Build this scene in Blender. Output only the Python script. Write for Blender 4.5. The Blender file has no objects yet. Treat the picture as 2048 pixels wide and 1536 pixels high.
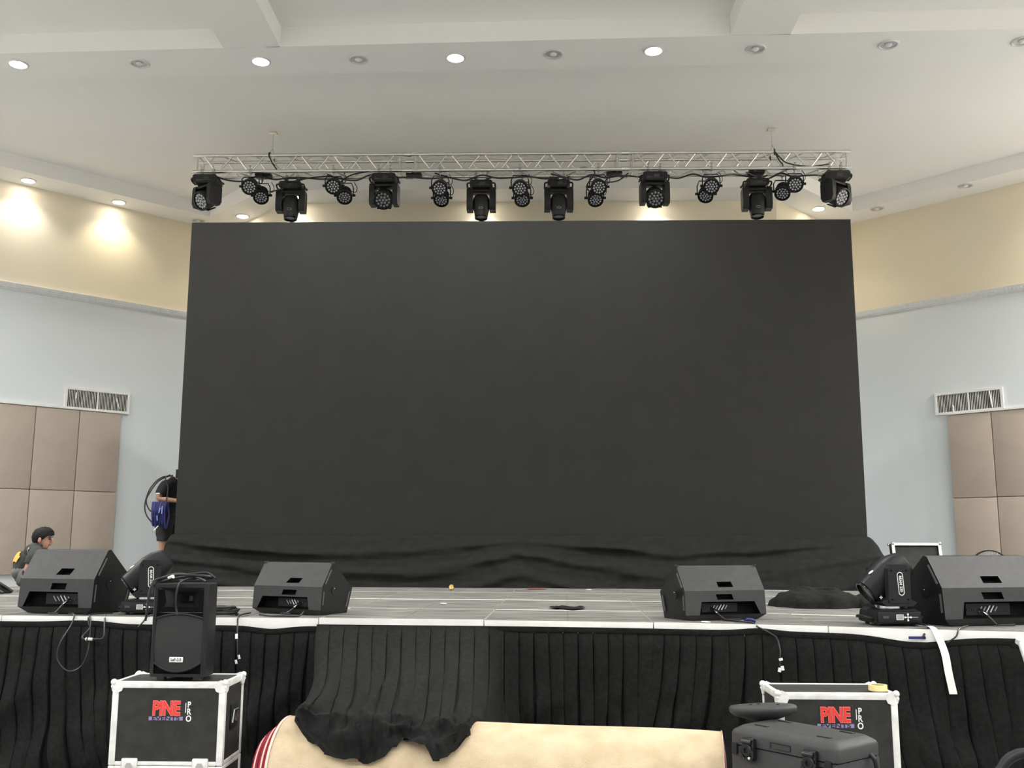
import bpy, bmesh, math, random
from mathutils import Vector, Matrix, noise

rnd = random.Random(7)
C = bpy.context.scene.collection
S = bpy.context.scene
PI = math.pi

# ------------------------------------------------------------------ camera
def set_camera():
    p, r, y = math.radians(9.05), math.radians(0.16), math.radians(1.4)
    cp, sp, cy, sy = math.cos(p), math.sin(p), math.cos(y), math.sin(y)
    rt = Vector((cy, sy, 0)); fw = Vector((-sy * cp, cy * cp, sp)); up = rt.cross(fw)
    a = math.cos(r) * rt + math.sin(r) * up
    b = -math.sin(r) * rt + math.cos(r) * up
    cd = bpy.data.cameras.new('camera'); co = bpy.data.objects.new('camera', cd); C.objects.link(co)
    m = Matrix((a, b, -fw)).transposed().to_4x4(); m.translation = Vector((0, 0, 1.55))
    co.matrix_world = m
    cd.sensor_fit = 'HORIZONTAL'; cd.sensor_width = 36; cd.lens = 36 * 1960 / 2048
    cd.clip_start = 0.05; cd.clip_end = 100
    S.camera = co
set_camera()

# ------------------------------------------------------------------ world, lights, exposure
w = bpy.data.worlds.new('world'); S.world = w; w.use_nodes = True
w.node_tree.nodes['Background'].inputs[0].default_value = (1, 1, 1, 1)
w.node_tree.nodes['Background'].inputs[1].default_value = 0.02
S.view_settings.view_transform = 'Standard'; S.view_settings.look = 'None'
S.view_settings.gamma = 1; S.view_settings.use_curve_mapping = False
S.view_settings.exposure = 0.11
HALL_W = (30.0, 95.0, 115.0)      # watts of each downlight of the hall, by row
BEAM_W = 66.0       # downlights on the cross beam in view
SIDE_FILL_W = 215.0      # unseen lamps added in the side soffits to brighten the walls
WALL_W = 52.0       # wall washing downlights
SOF, TRAY = 6.61, 6.83     # soffit and recessed ceiling heights
STZ = 1.034                # stage height

# ------------------------------------------------------------------ materials
MAT = {}
def mat(name, col, rough=0.6, metal=0.0, var=0.0, scale=8.0, bump=0.0, bscale=None, emit=0.0, stretch=None,
        col2=None, sheen=0.0, spec=0.5, alpha=1.0, coat=0.0, ecol=None):
    if name in MAT: return MAT[name]
    m = bpy.data.materials.new(name); m.use_nodes = True
    nt = m.node_tree; b = nt.nodes['Principled BSDF']
    b.inputs['Base Color'].default_value = (*col, 1); b.inputs['Roughness'].default_value = rough
    b.inputs['Metallic'].default_value = metal; b.inputs['Specular IOR Level'].default_value = spec
    if sheen: b.inputs['Sheen Weight'].default_value = sheen
    if coat: b.inputs['Coat Weight'].default_value = coat
    tc = nt.nodes.new('ShaderNodeTexCoord'); vec = tc.outputs['Object']
    if stretch:
        mp = nt.nodes.new('ShaderNodeMapping'); mp.inputs['Scale'].default_value = stretch
        nt.links.new(vec, mp.inputs['Vector']); vec = mp.outputs['Vector']
    if var or col2:
        n = nt.nodes.new('ShaderNodeTexNoise'); n.inputs['Scale'].default_value = scale; n.inputs['Detail'].default_value = 6
        nt.links.new(vec, n.inputs['Vector'])
        cr = nt.nodes.new('ShaderNodeValToRGB')
        c2 = col2 if col2 else tuple(min(1, c * (1 + var)) for c in col)
        c1 = col if col2 else tuple(c * (1 - var) for c in col)
        cr.color_ramp.elements[0].position = 0.35; cr.color_ramp.elements[1].position = 0.65
        cr.color_ramp.elements[0].color = (*c1, 1); cr.color_ramp.elements[1].color = (*c2, 1)
        nt.links.new(n.outputs['Fac'], cr.inputs['Fac']); nt.links.new(cr.outputs['Color'], b.inputs['Base Color'])
    if bump:
        n2 = nt.nodes.new('ShaderNodeTexNoise'); n2.inputs['Scale'].default_value = bscale or 60; n2.inputs['Detail'].default_value = 4
        nt.links.new(vec, n2.inputs['Vector'])
        bp = nt.nodes.new('ShaderNodeBump'); bp.inputs['Strength'].default_value = bump; bp.inputs['Distance'].default_value = 0.01
        nt.links.new(n2.outputs['Fac'], bp.inputs['Height']); nt.links.new(bp.outputs['Normal'], b.inputs['Normal'])
    if emit:
        b.inputs['Emission Color'].default_value = (*(ecol or col), 1); b.inputs['Emission Strength'].default_value = emit
    MAT[name] = m; return m

M_ceil = mat('ceiling_paint', (0.87, 0.855, 0.825), 0.9, var=0.012, scale=0.7)
M_low = mat('wall_paint_pale_blue_grey', (0.68, 0.715, 0.735), 0.75, var=0.015, scale=0.6)
M_cream = mat('wall_paint_cream', (0.78, 0.70, 0.55), 0.8, var=0.02, scale=0.6)
M_mold = mat('moulding_plaster', (0.72, 0.72, 0.72), 0.6, var=0.04, scale=20)
M_panel = mat('acoustic_fabric', (0.44, 0.372, 0.312), 0.9, var=0.03, scale=3, bump=0.15, bscale=300)
M_floor = mat('hall_floor_tile', (0.24, 0.235, 0.225), 0.4, var=0.06, scale=1.5)
M_vent = mat('vent_white_enamel', (0.78, 0.77, 0.74), 0.5)
M_ventdark = mat('vent_dark_duct', (0.035, 0.035, 0.035), 0.9)
M_alu = mat('deck_aluminium', (0.93, 0.92, 0.89), 0.5, 0.0, var=0.06, scale=6)
M_ply = mat('deck_plywood_grey', (0.085, 0.083, 0.076), 0.7, col2=(0.25, 0.245, 0.225), spec=0.25, scale=2.4, stretch=(1.0, 7.0, 4.0), bump=0.1, bscale=30)
M_dust = mat('dusty_seam', (0.30, 0.29, 0.265), 0.9, var=0.2, scale=9)
M_steel = mat('grey_steel', (0.45, 0.45, 0.45), 0.45, 0.8)
M_truss = mat('truss_aluminium', (0.74, 0.72, 0.68), 0.28, 1.0, var=0.04, scale=10)
M_cloth = mat('black_cloth', (0.013, 0.0135, 0.013), 0.9, var=0.25, scale=40, spec=0.12, bump=0.12, bscale=350)
M_cloth2 = mat('black_masking_cloth', (0.012, 0.0125, 0.012), 0.85, var=0.2, scale=12, spec=0.15, bump=0.1, bscale=300)
M_led = mat('led_panel_face', (0.022, 0.022, 0.021), 0.6, var=0.05, scale=3, spec=0.18)
M_ledframe = mat('led_frame', (0.012, 0.012, 0.012), 0.5)
M_blk = mat('black_plastic', (0.012, 0.012, 0.013), 0.45, var=0.15, scale=20, spec=0.3)
M_blk2 = mat('black_gloss', (0.009, 0.009, 0.010), 0.22)
M_hole = mat('recess_black', (0.004, 0.004, 0.004), 0.8, spec=0.1)
M_dim = mat('dark_display', (0.03, 0.032, 0.038), 0.3)
M_mon = mat('monitor_charcoal_paint', (0.042, 0.043, 0.044), 0.55, var=0.08, scale=25, spec=0.3, bump=0.12, bscale=350)
M_grille = mat('grille_black_mesh', (0.010, 0.010, 0.011), 0.55, bump=0.3, bscale=500)
M_rubber = mat('rubber_grey', (0.06, 0.06, 0.06), 0.6)
M_white = mat('white_print', (0.85, 0.85, 0.83), 0.5)
M_greyprint = mat('grey_print', (0.35, 0.35, 0.36), 0.5)
M_caseface = mat('case_laminate', (0.030, 0.0295, 0.028), 0.55, var=0.2, scale=14, spec=0.25, bump=0.2, bscale=220)
M_casealu = mat('case_aluminium_edge', (0.86, 0.85, 0.82), 0.4, 0.12, var=0.12, scale=12)
M_red = mat('logo_red', (0.80, 0.045, 0.035), 0.45)
M_redrim = mat('logo_red_rim', (0.90, 0.30, 0.28), 0.45)
M_purple = mat('logo_purple', (0.30, 0.24, 0.46), 0.5)
M_tool = mat('grey_moulded_plastic', (0.042, 0.042, 0.043), 0.55, var=0.06, scale=30, spec=0.3, bump=0.15, bscale=300)
M_carpet = mat('carpet_backing_beige', (0.54, 0.42, 0.265), 0.95, col2=(0.65, 0.52, 0.35), scale=9, bump=0.5, bscale=180)
M_burg = mat('carpet_pile_burgundy', (0.27, 0.018, 0.035), 0.95, var=0.2, scale=40, bump=0.4, bscale=200)
M_pink = mat('carpet_backing_edge', (0.86, 0.62, 0.54), 0.9)
M_cable = mat('black_cable', (0.014, 0.014, 0.015), 0.4)
M_chrome = mat('chrome', (0.75, 0.75, 0.75), 0.18, 1.0)
M_lensled = mat('led_lens_clear', (0.48, 0.48, 0.51), 0.15, coat=0.5)
M_lensdim = mat('led_lens_dim', (0.16, 0.16, 0.17), 0.12, coat=0.6)
M_strap = mat('white_webbing', (0.86, 0.86, 0.76), 0.8)
M_tape = mat('masking_tape_yellow', (0.86, 0.72, 0.34), 0.7)
M_wpipe = mat('white_steel_pipe', (0.74, 0.74, 0.72), 0.4, 0.3)
M_skin = mat('skin', (0.44, 0.24, 0.165), 0.55, var=0.06, scale=30)
M_hair = mat('black_hair', (0.004, 0.0036, 0.0035), 0.55, bump=0.5, bscale=90, spec=0.2, stretch=(0.4, 3.0, 1.0))
M_tee = mat('charcoal_tshirt', (0.032, 0.035, 0.033), 0.9, var=0.15, scale=25)
M_teeb = mat('black_tshirt', (0.010, 0.010, 0.012), 0.9, var=0.15, scale=25)
M_pants = mat('grey_trousers', (0.12, 0.12, 0.12), 0.9, var=0.2, scale=20)
M_shorts = mat('dark_shorts', (0.018, 0.019, 0.017), 0.9)
M_orange = mat('orange_print', (0.85, 0.38, 0.06), 0.7)
M_blue = mat('blue_cable', (0.010, 0.014, 0.12), 0.45)
M_gold = mat('gold_foil', (0.75, 0.52, 0.18), 0.3, 0.8)
M_lit = mat('lamp_lit', (1, 0.97, 0.88), 0.5, emit=40.0, ecol=(1, 0.96, 0.86))
M_reflect = mat('lamp_reflector', (0.60, 0.60, 0.60), 0.22, 0.9)
M_ring = mat('lamp_trim', (0.70, 0.69, 0.66), 0.4, 0.3)

# ------------------------------------------------------------------ mesh helpers
class MB:
    def __init__(s): s.v = []; s.f = []; s.mi = []
    def add(s, vs, fs, mi=0):
        o = len(s.v); s.v += [tuple(v) for v in vs]
        s.f += [tuple(i + o for i in f) for f in fs]; s.mi += [mi] * len(fs); return s
    def box(s, c, d, rot=None, mi=0, bev=0.0):
        x, y, z = d[0] / 2, d[1] / 2, d[2] / 2
        if bev <= 0:
            vs = [Vector((a * x, b * y, e * z)) for a in (-1, 1) for b in (-1, 1) for e in (-1, 1)]
            fs = [(0, 1, 3, 2), (4, 6, 7, 5), (0, 4, 5, 1), (2, 3, 7, 6), (0, 2, 6, 4), (1, 5, 7, 3)]
        else:
            bm = bmesh.new(); bmesh.ops.create_cube(bm, size=1)
            for v in bm.verts: v.co = Vector((v.co.x * d[0], v.co.y * d[1], v.co.z * d[2]))
            bmesh.ops.bevel(bm, geom=list(bm.edges), offset=bev, segments=2, affect='EDGES', profile=0.6)
            vs = [v.co.copy() for v in bm.verts]; fs = [tuple(v.index for v in f.verts) for f in bm.faces]; bm.free()
        if rot is not None: vs = [rot @ v for v in vs]
        c = Vector(c); return s.add([v + c for v in vs], fs, mi)
    def b2(s, lo, hi, mi=0, bev=0.0):
        return s.box([(a + b) / 2 for a, b in zip(lo, hi)], [b - a for a, b in zip(lo, hi)], None, mi, bev)
    def cyl(s, a, b, r, r2=None, n=16, cap=True, mi=0):
        a, b = Vector(a), Vector(b); d = (b - a).normalized()
        t = Vector((0, 0, 1)) if abs(d.z) < 0.9 else Vector((1, 0, 0))
        u = d.cross(t).normalized(); w_ = d.cross(u); r2 = r if r2 is None else r2
        vs = [a + (u * math.cos(2 * PI * i / n) + w_ * math.sin(2 * PI * i / n)) * r for i in range(n)]
        vs += [b + (u * math.cos(2 * PI * i / n) + w_ * math.sin(2 * PI * i / n)) * r2 for i in range(n)]
        fs = [(i, (i + 1) % n, n + (i + 1) % n, n + i) for i in range(n)]
        if cap: fs += [tuple(range(n))[::-1], tuple(range(n, 2 * n))]
        return s.add(vs, fs, mi)
    def lathe(s, prof, n=24, M=None, mi=0):
        vs = []; fs = []
        for r, z in prof:
            for i in range(n):
                vs.append(Vector((r * math.cos(2 * PI * i / n), r * math.sin(2 * PI * i / n), z)))
        for k in range(len(prof) - 1):
            for i in range(n):
                j = (i + 1) % n; fs.append((k * n + i, k * n + j, (k + 1) * n + j, (k + 1) * n + i))
        if M is not None: vs = [M @ v for v in vs]
        return s.add(vs, fs, mi)
    def tube(s, pts, r, n=8, mi=0, cap=True, closed=False):
        pts = [Vector(p) for p in pts]; m = len(pts); vs = []; fs = []
        up = None
        for i, p in enumerate(pts):
            a = pts[(i - 1) % m] if (closed or i) else p
            b = pts[(i + 1) % m] if (closed or i < m - 1) else p
            d = (b - a).normalized() if (b - a).length > 1e-9 else Vector((0, 0, 1))
            if up is None: up = d.cross(Vector((0.3, 0.2, 1))).normalized()
            up = (up - d * up.dot(d)).normalized(); w_ = d.cross(up)
            rr = r[i] if isinstance(r, (list, tuple)) else r
            vs += [p + (up * math.cos(2 * PI * k / n) + w_ * math.sin(2 * PI * k / n)) * rr for k in range(n)]
        for i in range(m if closed else m - 1):
            j = (i + 1) % m
            for k in range(n): fs.append((i * n + k, i * n + (k + 1) % n, j * n + (k + 1) % n, j * n + k))
        if cap and not closed: fs += [tuple(range(n))[::-1], tuple(range((m - 1) * n, m * n))]
        return s.add(vs, fs, mi)
    def prism(s, poly, a, b, axis='x', mi=0):
        """extrude a 2-D polygon between a and b; axis x: poly=(y,z), y: (x,z), z: (x,y)"""
        def P(q, t):
            return {'x': (t, q[0], q[1]), 'y': (q[0], t, q[1]), 'z': (q[0], q[1], t)}[axis]
        n = len(poly); vs = [P(q, a) for q in poly] + [P(q, b) for q in poly]
        fs = [(i, (i + 1) % n, n + (i + 1) % n, n + i) for i in range(n)] + [tuple(range(n))[::-1], tuple(range(n, 2 * n))]
        return s.add(vs, fs, mi)
    def grid(s, fn, nu, nv, mi=0, wrap=False):
        vs = [fn(i / nu, j / nv) for i in range(nu + 1) for j in range(nv + 1)]
        fs = [(i * (nv + 1) + j, (i + 1) * (nv + 1) + j, (i + 1) * (nv + 1) + j + 1, i * (nv + 1) + j + 1) for i in range(nu) for j in range(nv)]
        return s.add(vs, fs, mi)
    def sphere(s, c, r, n=16, m=10, mi=0, M=None):
        c = Vector(c); r = Vector(r) if hasattr(r, '__len__') else Vector((r, r, r))
        vs = []; fs = []
        for j in range(m + 1):
            t = PI * j / m
            for i in range(n):
                p = 2 * PI * i / n
                q = Vector((r.x * math.sin(t) * math.cos(p), r.y * math.sin(t) * math.sin(p), r.z * math.cos(t)))
                vs.append((M @ q if M is not None else q) + c)
        for j in range(m):
            for i in range(n): fs.append((j * n + i, (j + 1) * n + i, (j + 1) * n + (i + 1) % n, j * n + (i + 1) % n))
        return s.add(vs, fs, mi)
    def xf(s, M):
        s.v = [tuple(M @ Vector(v)) for v in s.v]; return s
    def mesh(s, name, mats, smooth=40):
        me = bpy.data.meshes.new(name); me.from_pydata(s.v, [], s.f)
        for m in (mats if isinstance(mats, (list, tuple)) else [mats]): me.materials.append(m)
        me.polygons.foreach_set('material_index', s.mi)
        bm = bmesh.new(); bm.from_mesh(me); bmesh.ops.recalc_face_normals(bm, faces=bm.faces); bm.to_mesh(me); bm.free()
        if smooth:
            me.polygons.foreach_set('use_smooth', [True] * len(me.polygons))
            me.set_sharp_from_angle(angle=math.radians(smooth))
        me.update(); return me
    def obj(s, name, mats, parent=None, smooth=40):
        return link(name, s.mesh(name, mats, smooth), parent)

def link(name, me, parent=None, loc=None):
    o = bpy.data.objects.new(name, me); C.objects.link(o)
    if parent is not None: o.parent = parent
    if loc is not None: o.location = loc
    return o
def tag(o, label=None, cat=None, group=None, kind=None):
    if label: o['label'] = label
    if cat: o['category'] = cat
    if group: o['group'] = group
    if kind: o['kind'] = kind
    return o
def thing(name, label, cat, loc=(0, 0, 0), rz=0, group=None):
    o = bpy.data.objects.new(name, None); C.objects.link(o); o.empty_display_size = 0.1
    o.location = loc; o.rotation_euler = (0, 0, rz)
    return tag(o, label, cat, group)
def copy_tree(o, parent=None):
    c = o.copy(); C.objects.link(c)
    if parent is not None: c.parent = parent
    for ch in list(o.children): copy_tree(ch, c)
    return c
def spline(pts, k=8):
    pts = [Vector(p) for p in pts]; out = []
    P = [pts[0] * 2 - pts[1]] + pts + [pts[-1] * 2 - pts[-2]]
    for i in range(1, len(P) - 2):
        for j in range(k):
            t = j / k; a, b, c, d = P[i - 1], P[i], P[i + 1], P[i + 2]
            out.append(0.5 * ((2 * b) + (c - a) * t + (2 * a - 5 * b + 4 * c - d) * t * t + (3 * b - a - 3 * c + d) * t ** 3))
    out.append(pts[-1]); return out
def sstep(a, b, x):
    t = max(0, min(1, (x - a) / (b - a))); return t * t * (3 - 2 * t)
def interp(tab, x):
    if x <= tab[0][0]: return tab[0][1]
    for (a, b), (c, d) in zip(tab, tab[1:]):
        if x <= c: return b + (d - b) * (x - a) / (c - a)
    return tab[-1][1]
def text_mb(txt, size, bold=0.0, ext=0.0):
    cu = bpy.data.curves.new('t', 'FONT'); cu.body = txt; cu.size = size; cu.offset = bold; cu.extrude = ext
    cu.align_x = 'CENTER'; cu.align_y = 'CENTER'
    o = bpy.data.objects.new('t', cu); C.objects.link(o)
    dg = bpy.context.evaluated_depsgraph_get(); me = bpy.data.meshes.new_from_object(o.evaluated_get(dg))
    m = MB(); m.add([v.co.copy() for v in me.vertices], [tuple(p.vertices) for p in me.polygons])
    bpy.data.objects.remove(o); bpy.data.curves.remove(cu); bpy.data.meshes.remove(me); return m
def lamp_light(loc, power, kind='AREA', size=0.14, cone=110, blend=0.6, col=(1, 1, 0.99), direction=(0, 0, -1), parent=None, spread=150):
    if kind == 'AREA':
        L = bpy.data.lights.new('lamp_glow', 'AREA'); L.shape = 'DISK'; L.size = size; L.spread = math.radians(spread)
    else:
        L = bpy.data.lights.new('lamp_glow', 'SPOT'); L.spot_size = math.radians(cone); L.spot_blend = blend; L.shadow_soft_size = size / 2
    L.energy = power; L.color = col
    o = bpy.data.objects.new('lamp_glow', L); C.objects.link(o); o.location = loc
    o.rotation_euler = Vector(direction).to_track_quat('-Z', 'Y').to_euler()
    if parent is not None: o.parent = parent
    return o

# ------------------------------------------------------------------ room shell
# plan of the walls (x, y): diagonal walls at 45 degrees, a returned corner and the end wall behind the screen
PLAN = [(-9.6, -9.0), (-9.6, 11.19), (-5.17, 15.62), (-3.77, 14.22), (3.62, 14.22), (4.93, 15.53), (9.2, 11.256), (9.2, -9.0)]
NAMES = ['wall_left_side', 'wall_left', 'wall_back_left_return', 'wall_back', 'wall_back_right_return', 'wall_right', 'wall_right_side', 'wall_rear']
WALLS = {}
def wall_seg(p, q, z0, z1, t=0.15):
    p, q = Vector((*p, 0)), Vector((*q, 0)); d = (q - p).normalized(); n = Vector((-d.y, d.x, 0))   # outward is to the left of travel
    m = MB(); o = n * t
    vs = [p, q, q + o, p + o]
    m.add([(v.x, v.y, z0) for v in vs] + [(v.x, v.y, z1) for v in vs],
          [(0, 1, 2, 3), (4, 7, 6, 5), (0, 4, 5, 1), (1, 5, 6, 2), (2, 6, 7, 3), (3, 7, 4, 0)])
    return m
MOLD_Z = 5.09
for i, nm in enumerate(NAMES):
    p, q = PLAN[i], PLAN[(i + 1) % len(PLAN)]
    o = wall_seg(p, q, 0, MOLD_Z).obj(nm, M_low, smooth=0)
    tag(o, kind='structure', label='pale grey wall below the moulding: ' + nm.replace('_', ' '))
    wall_seg(p, q, MOLD_Z, TRAY + 0.05).obj('upper_wall', M_cream, o, 0)
    WALLS[nm] = o
fl = MB().b2((-9.8, -9.2, -0.1), (9.4, 15.8, 0)).obj('floor', M_floor, smooth=0); tag(fl, 'light tiled hall floor below the stage', kind='structure')
ce = MB().b2((-9.8, -9.2, TRAY), (9.4, 15.8, TRAY + 0.1)).obj('ceiling', M_ceil, smooth=0)
tag(ce, 'off-white recessed ceiling with dropped beams', kind='structure')
# dropped soffit following the walls
def inset(poly, d):
    n = len(poly); out = []
    for i in range(n):
        a, b, c = Vector(poly[i - 1]), Vector(poly[i]), Vector(poly[(i + 1) % n])
        d1, d2 = (b - a).normalized(), (c - b).normalized()
        n1, n2 = Vector((d1.y, -d1.x)), Vector((d2.y, -d2.x))   # inward is to the right of travel
        k = (n1 + n2); k = k / max(0.2, k.dot(n1)) ; out.append(b + k * d)
    return out
INS = inset(PLAN, 0.55)
m = MB(); n = len(PLAN)
for i in range(n):
    j = (i + 1) % n; a, b, c, d = PLAN[i], PLAN[j], INS[j], INS[i]
    vs = [(*a, SOF), (*b, SOF), (c.x, c.y, SOF), (d.x, d.y, SOF), (*a, TRAY), (*b, TRAY), (c.x, c.y, TRAY), (d.x, d.y, TRAY)]
    m.add(vs, [(0, 1, 2, 3), (3, 2, 6, 7), (4, 7, 6, 5)])
m.obj('perimeter_soffit', M_ceil, ce, 0)
# cross beams (they run a little askew to the walls, as the photo shows) and length beams
def xbeam(y):
    m = MB(); k = -0.03
    def yy(x, y0): return y0 + k * x
    x0, x1 = -9.05, 8.65
    P = [(x0, yy(x0, y)), (x1, yy(x1, y)), (x1, yy(x1, y + 0.62)), (x0, yy(x0, y + 0.62))]
    m.prism(P, SOF, TRAY, 'z'); return m
for y in (9.37, 4.1, -1.2, -6.4): xbeam(y).obj('cross_beam', M_ceil, ce, 0)
for x in (-8.2, -2.95, 2.28, 7.5):
    for y0, y1 in ((4.72, 9.37), (-0.58, 4.1), (-5.78, -1.2), (-8.45, -6.4)):
        MB().prism([(x - 0.3, y0 - 0.03 * x), (x + 0.3, y0 - 0.03 * x), (x + 0.3, y1 - 0.03 * x), (x - 0.3, y1 - 0.03 * x)], SOF, TRAY, 'z').obj('length_beam', M_ceil, ce, 0)

# cornice moulding between cream and grey, with a row of beads
def moulding(idx, p, q):
    p, q = Vector((*p, 0)), Vector((*q, 0)); d = (q - p).normalized(); inn = Vector((d.y, -d.x, 0)); L = (q - p).length
    prof = [(0, -0.05), (0.012, -0.05), (0.02, -0.03), (0.035, -0.025), (0.04, 0.0), (0.05, 0.02), (0.055, 0.045), (0.045, 0.05), (0, 0.05)]
    m = MB(); k = len(prof)
    vs = [p + inn * a + Vector((0, 0, MOLD_Z + b)) for a, b in prof] + [q + inn * a + Vector((0, 0, MOLD_Z + b)) for a, b in prof]
    m.add(vs, [(i, i + 1, k + i + 1, k + i) for i in range(k - 1)])
    o = m.obj('trim_%d' % idx, M_mold, None, 25)
    tag(o, 'white plaster moulding dividing cream and grey on ' + ('left' if idx == 1 else 'right' if idx == 2 else 'rear') + ' diagonal wall', kind='structure')
    b = MB(); n_ = int(L / 0.05)
    for i in range(n_):
        b.sphere(p + d * (0.025 + i * 0.05) + inn * 0.035 + Vector((0, 0, MOLD_Z + 0.005)), (0.017, 0.017, 0.014), 6, 4)
    b.obj('bead_row', M_mold, o, 60)['kind'] = 'stuff'
moulding(1, PLAN[1], PLAN[2]); moulding(2, PLAN[5], PLAN[6])

# acoustic wall panels (padded squares with rounded edges)
def ac_panel(wall, base, d, inn, s0, s1, z0, z1):
    g = 0.006; W = s1 - s0 - g; H = z1 - z0 - g
    M = Matrix.Translation(base + d * ((s0 + s1) / 2) + inn * 0.025 + Vector((0, 0, (z0 + z1) / 2))) @ Matrix((d, inn, Vector((0, 0, 1)))).transposed().to_4x4()
    m = MB().box((0, 0, 0), (W, 0.05, H), bev=0.014); o = m.obj('acoustic_panel', M_panel, wall); o.matrix_world = M
    return o
s2 = math.sqrt(0.5)
dl, il = Vector((s2, s2, 0)), Vector((s2, -s2, 0)); dr, ir = Vector((s2, -s2, 0)), Vector((-s2, -s2, 0))
BL = Vector((-6.265, 14.525, 0))       # right-hand edge of the left panels
for c in range(5):
    for (z0, z1) in ((2.235, 3.41), (1.06, 2.235)):
        ac_panel(WALLS['wall_left'], BL, dl, il, -0.607 * (c + 1), -0.607 * c, z0, z1)
BR = Vector((6.05, 14.406, 0))
for c in range(5):
    for (z0, z1) in ((2.165, 3.37), (0.96, 2.165)):
        ac_panel(WALLS['wall_right'], BR, dr, ir, 0.61 * c, 0.61 * (c + 1), z0, z1)
# cap strip on top of the panels
for nm, b, d, i_, s0, s1, z in (('wall_left', BL, dl, il, -3.03, 0.0, 3.41), ('wall_right', BR, dr, ir, 0.0, 3.05, 3.37)):
    o = MB().box((0, 0, 0), (s1 - s0, 0.06, 0.022)).obj('panel_cap', M_vent, WALLS[nm], 0)
    o.matrix_world = Matrix.Translation(b + d * ((s0 + s1) / 2) + i_ * 0.03 + Vector((0, 0, z + 0.013))) @ Matrix((d, i_, Vector((0, 0, 1)))).transposed().to_4x4()

# ------------------------------------------------------------------ air vents
def vent(origin, d, inn, W, H, label, ribbons, turn=0.5):
    t = thing('air_vent', label, 'vent', origin)
    t.matrix_world = Matrix.Translation(origin) @ Matrix((d, inn, Vector((0, 0, 1)))).transposed().to_4x4()
    b = 0.035
    m = MB()
    m.b2((-W / 2, 0, -H / 2), (-W / 2 + b, 0.03, H / 2)); m.b2((W / 2 - b, 0, -H / 2), (W / 2, 0.03, H / 2))
    m.b2((-W / 2 + b, 0, H / 2 - b), (W / 2 - b, 0.03, H / 2)); m.b2((-W / 2 + b, 0, -H / 2), (W / 2 - b, 0.03, -H / 2 + b))
    m.obj('frame', M_vent, t, 0)
    MB().b2((-W / 2 + b, 0.001, -H / 2 + b), (W / 2 - b, 0.003, H / 2 - b)).obj('duct_opening', M_ventdark, t, 0)
    MB().b2((-0.012, 0.003, -H / 2 + b), (0.012, 0.026, H / 2 - b)).obj('centre_bar', M_vent, t, 0)
    n_ = 40; sm = MB().box((0, 0, 0), (0.0055, 0.02, H - 2 * b), rot=Matrix.Rotation(turn, 3, 'Z')).mesh('slat', M_vent, 0)
    for i in range(n_):
        x = -W / 2 + b + (i + 0.5) * (W - 2 * b) / n_
        if abs(x) < 0.016: continue
        link('slat', sm, t, (x, 0.013, 0))
    for x, z0, z1, bend in ribbons:
        MB().tube(spline([(x, 0.028, z1), (x + bend * 0.5, 0.032, (z0 + z1) / 2), (x + bend, 0.03, z0)], 5), 0.008, 6).obj('ribbon', M_strap, t)
    return t
vent(Vector((-6.515, 14.272, 3.578)) + il * 0.002, dl, il, 0.955, 0.325, 'white air vent grille at top of the left acoustic panels', [(-0.32, 0.0, 0.09, 0.0), (0.27, -0.09, 0.06, 0.05)])
vent(Vector((6.265, 14.190, 3.548)) + ir * 0.002, dr, ir, 0.965, 0.325, 'white air vent grille at top of the right acoustic panels', [(-0.22, -0.13, -0.04, 0.0), (0.3, -0.12, 0.12, 0.03)], -0.5)

# ------------------------------------------------------------------ recessed downlights
def downlight_meshes():
    ring = MB().lathe([(0.108, 0.0), (0.108, -0.006), (0.098, -0.014), (0.086, -0.012), (0.084, 0.0)], 28).mesh('trim_ring', M_ring)
    cup = MB().lathe([(0.085, -0.003), (0.07, -0.0025), (0.045, -0.002), (0.03, -0.002)], 28).mesh('reflector', M_reflect)
    bulb = MB().lathe([(0.036, -0.002), (0.038, -0.010), (0.03, -0.02), (0.012, -0.026), (0.0005, -0.027)], 20).mesh('bulb', M_mold)
    lit = MB().lathe([(0.084, -0.004), (0.06, -0.012), (0.03, -0.016), (0.0005, -0.017)], 24).mesh('lit_lamp', M_lit)
    return ring, cup, bulb, lit
RING, CUP, BULB, LIT = downlight_meshes()
def downlight(x, y, on, label, group=None, power=0, kind='AREA', col=(1, 1, 0.99), cone=110, direction=(0, 0, -1)):
    t = thing('recessed_downlight', label, 'downlight', (x, y, SOF), 0, group)
    link('trim_ring', RING, t)
    if on:
        link('lit_lamp', LIT, t); lamp_light((0, 0, -0.03), power, kind, 0.14, cone, 0.7, col, direction, t)
    else:
        link('reflector', CUP, t); link('bulb', BULB, t)
    return t
beam_l = [(-5.58, 9.77, 1), (-4.26, 9.775, 0), (-2.94, 9.755, 1), (-1.885, 9.73, 0), (-0.847, 9.715, 1), (0.19, 9.65, 0), (1.236, 9.604, 1), (2.29, 9.58, 0), (3.64, 9.52, 0), (4.98, 9.477, 0)]
ordn = ['first', 'second', 'third', 'fourth', 'fifth', 'sixth', 'seventh', 'eighth', 'ninth', 'tenth']
for i, (x, y, on) in enumerate(beam_l):
    downlight(x, y, on, '%s recessed downlight on the ceiling beam, %s from the left edge' % ('glowing' if on else 'unlit', ordn[i]), 'downlights along the ceiling beam', BEAM_W)
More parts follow.
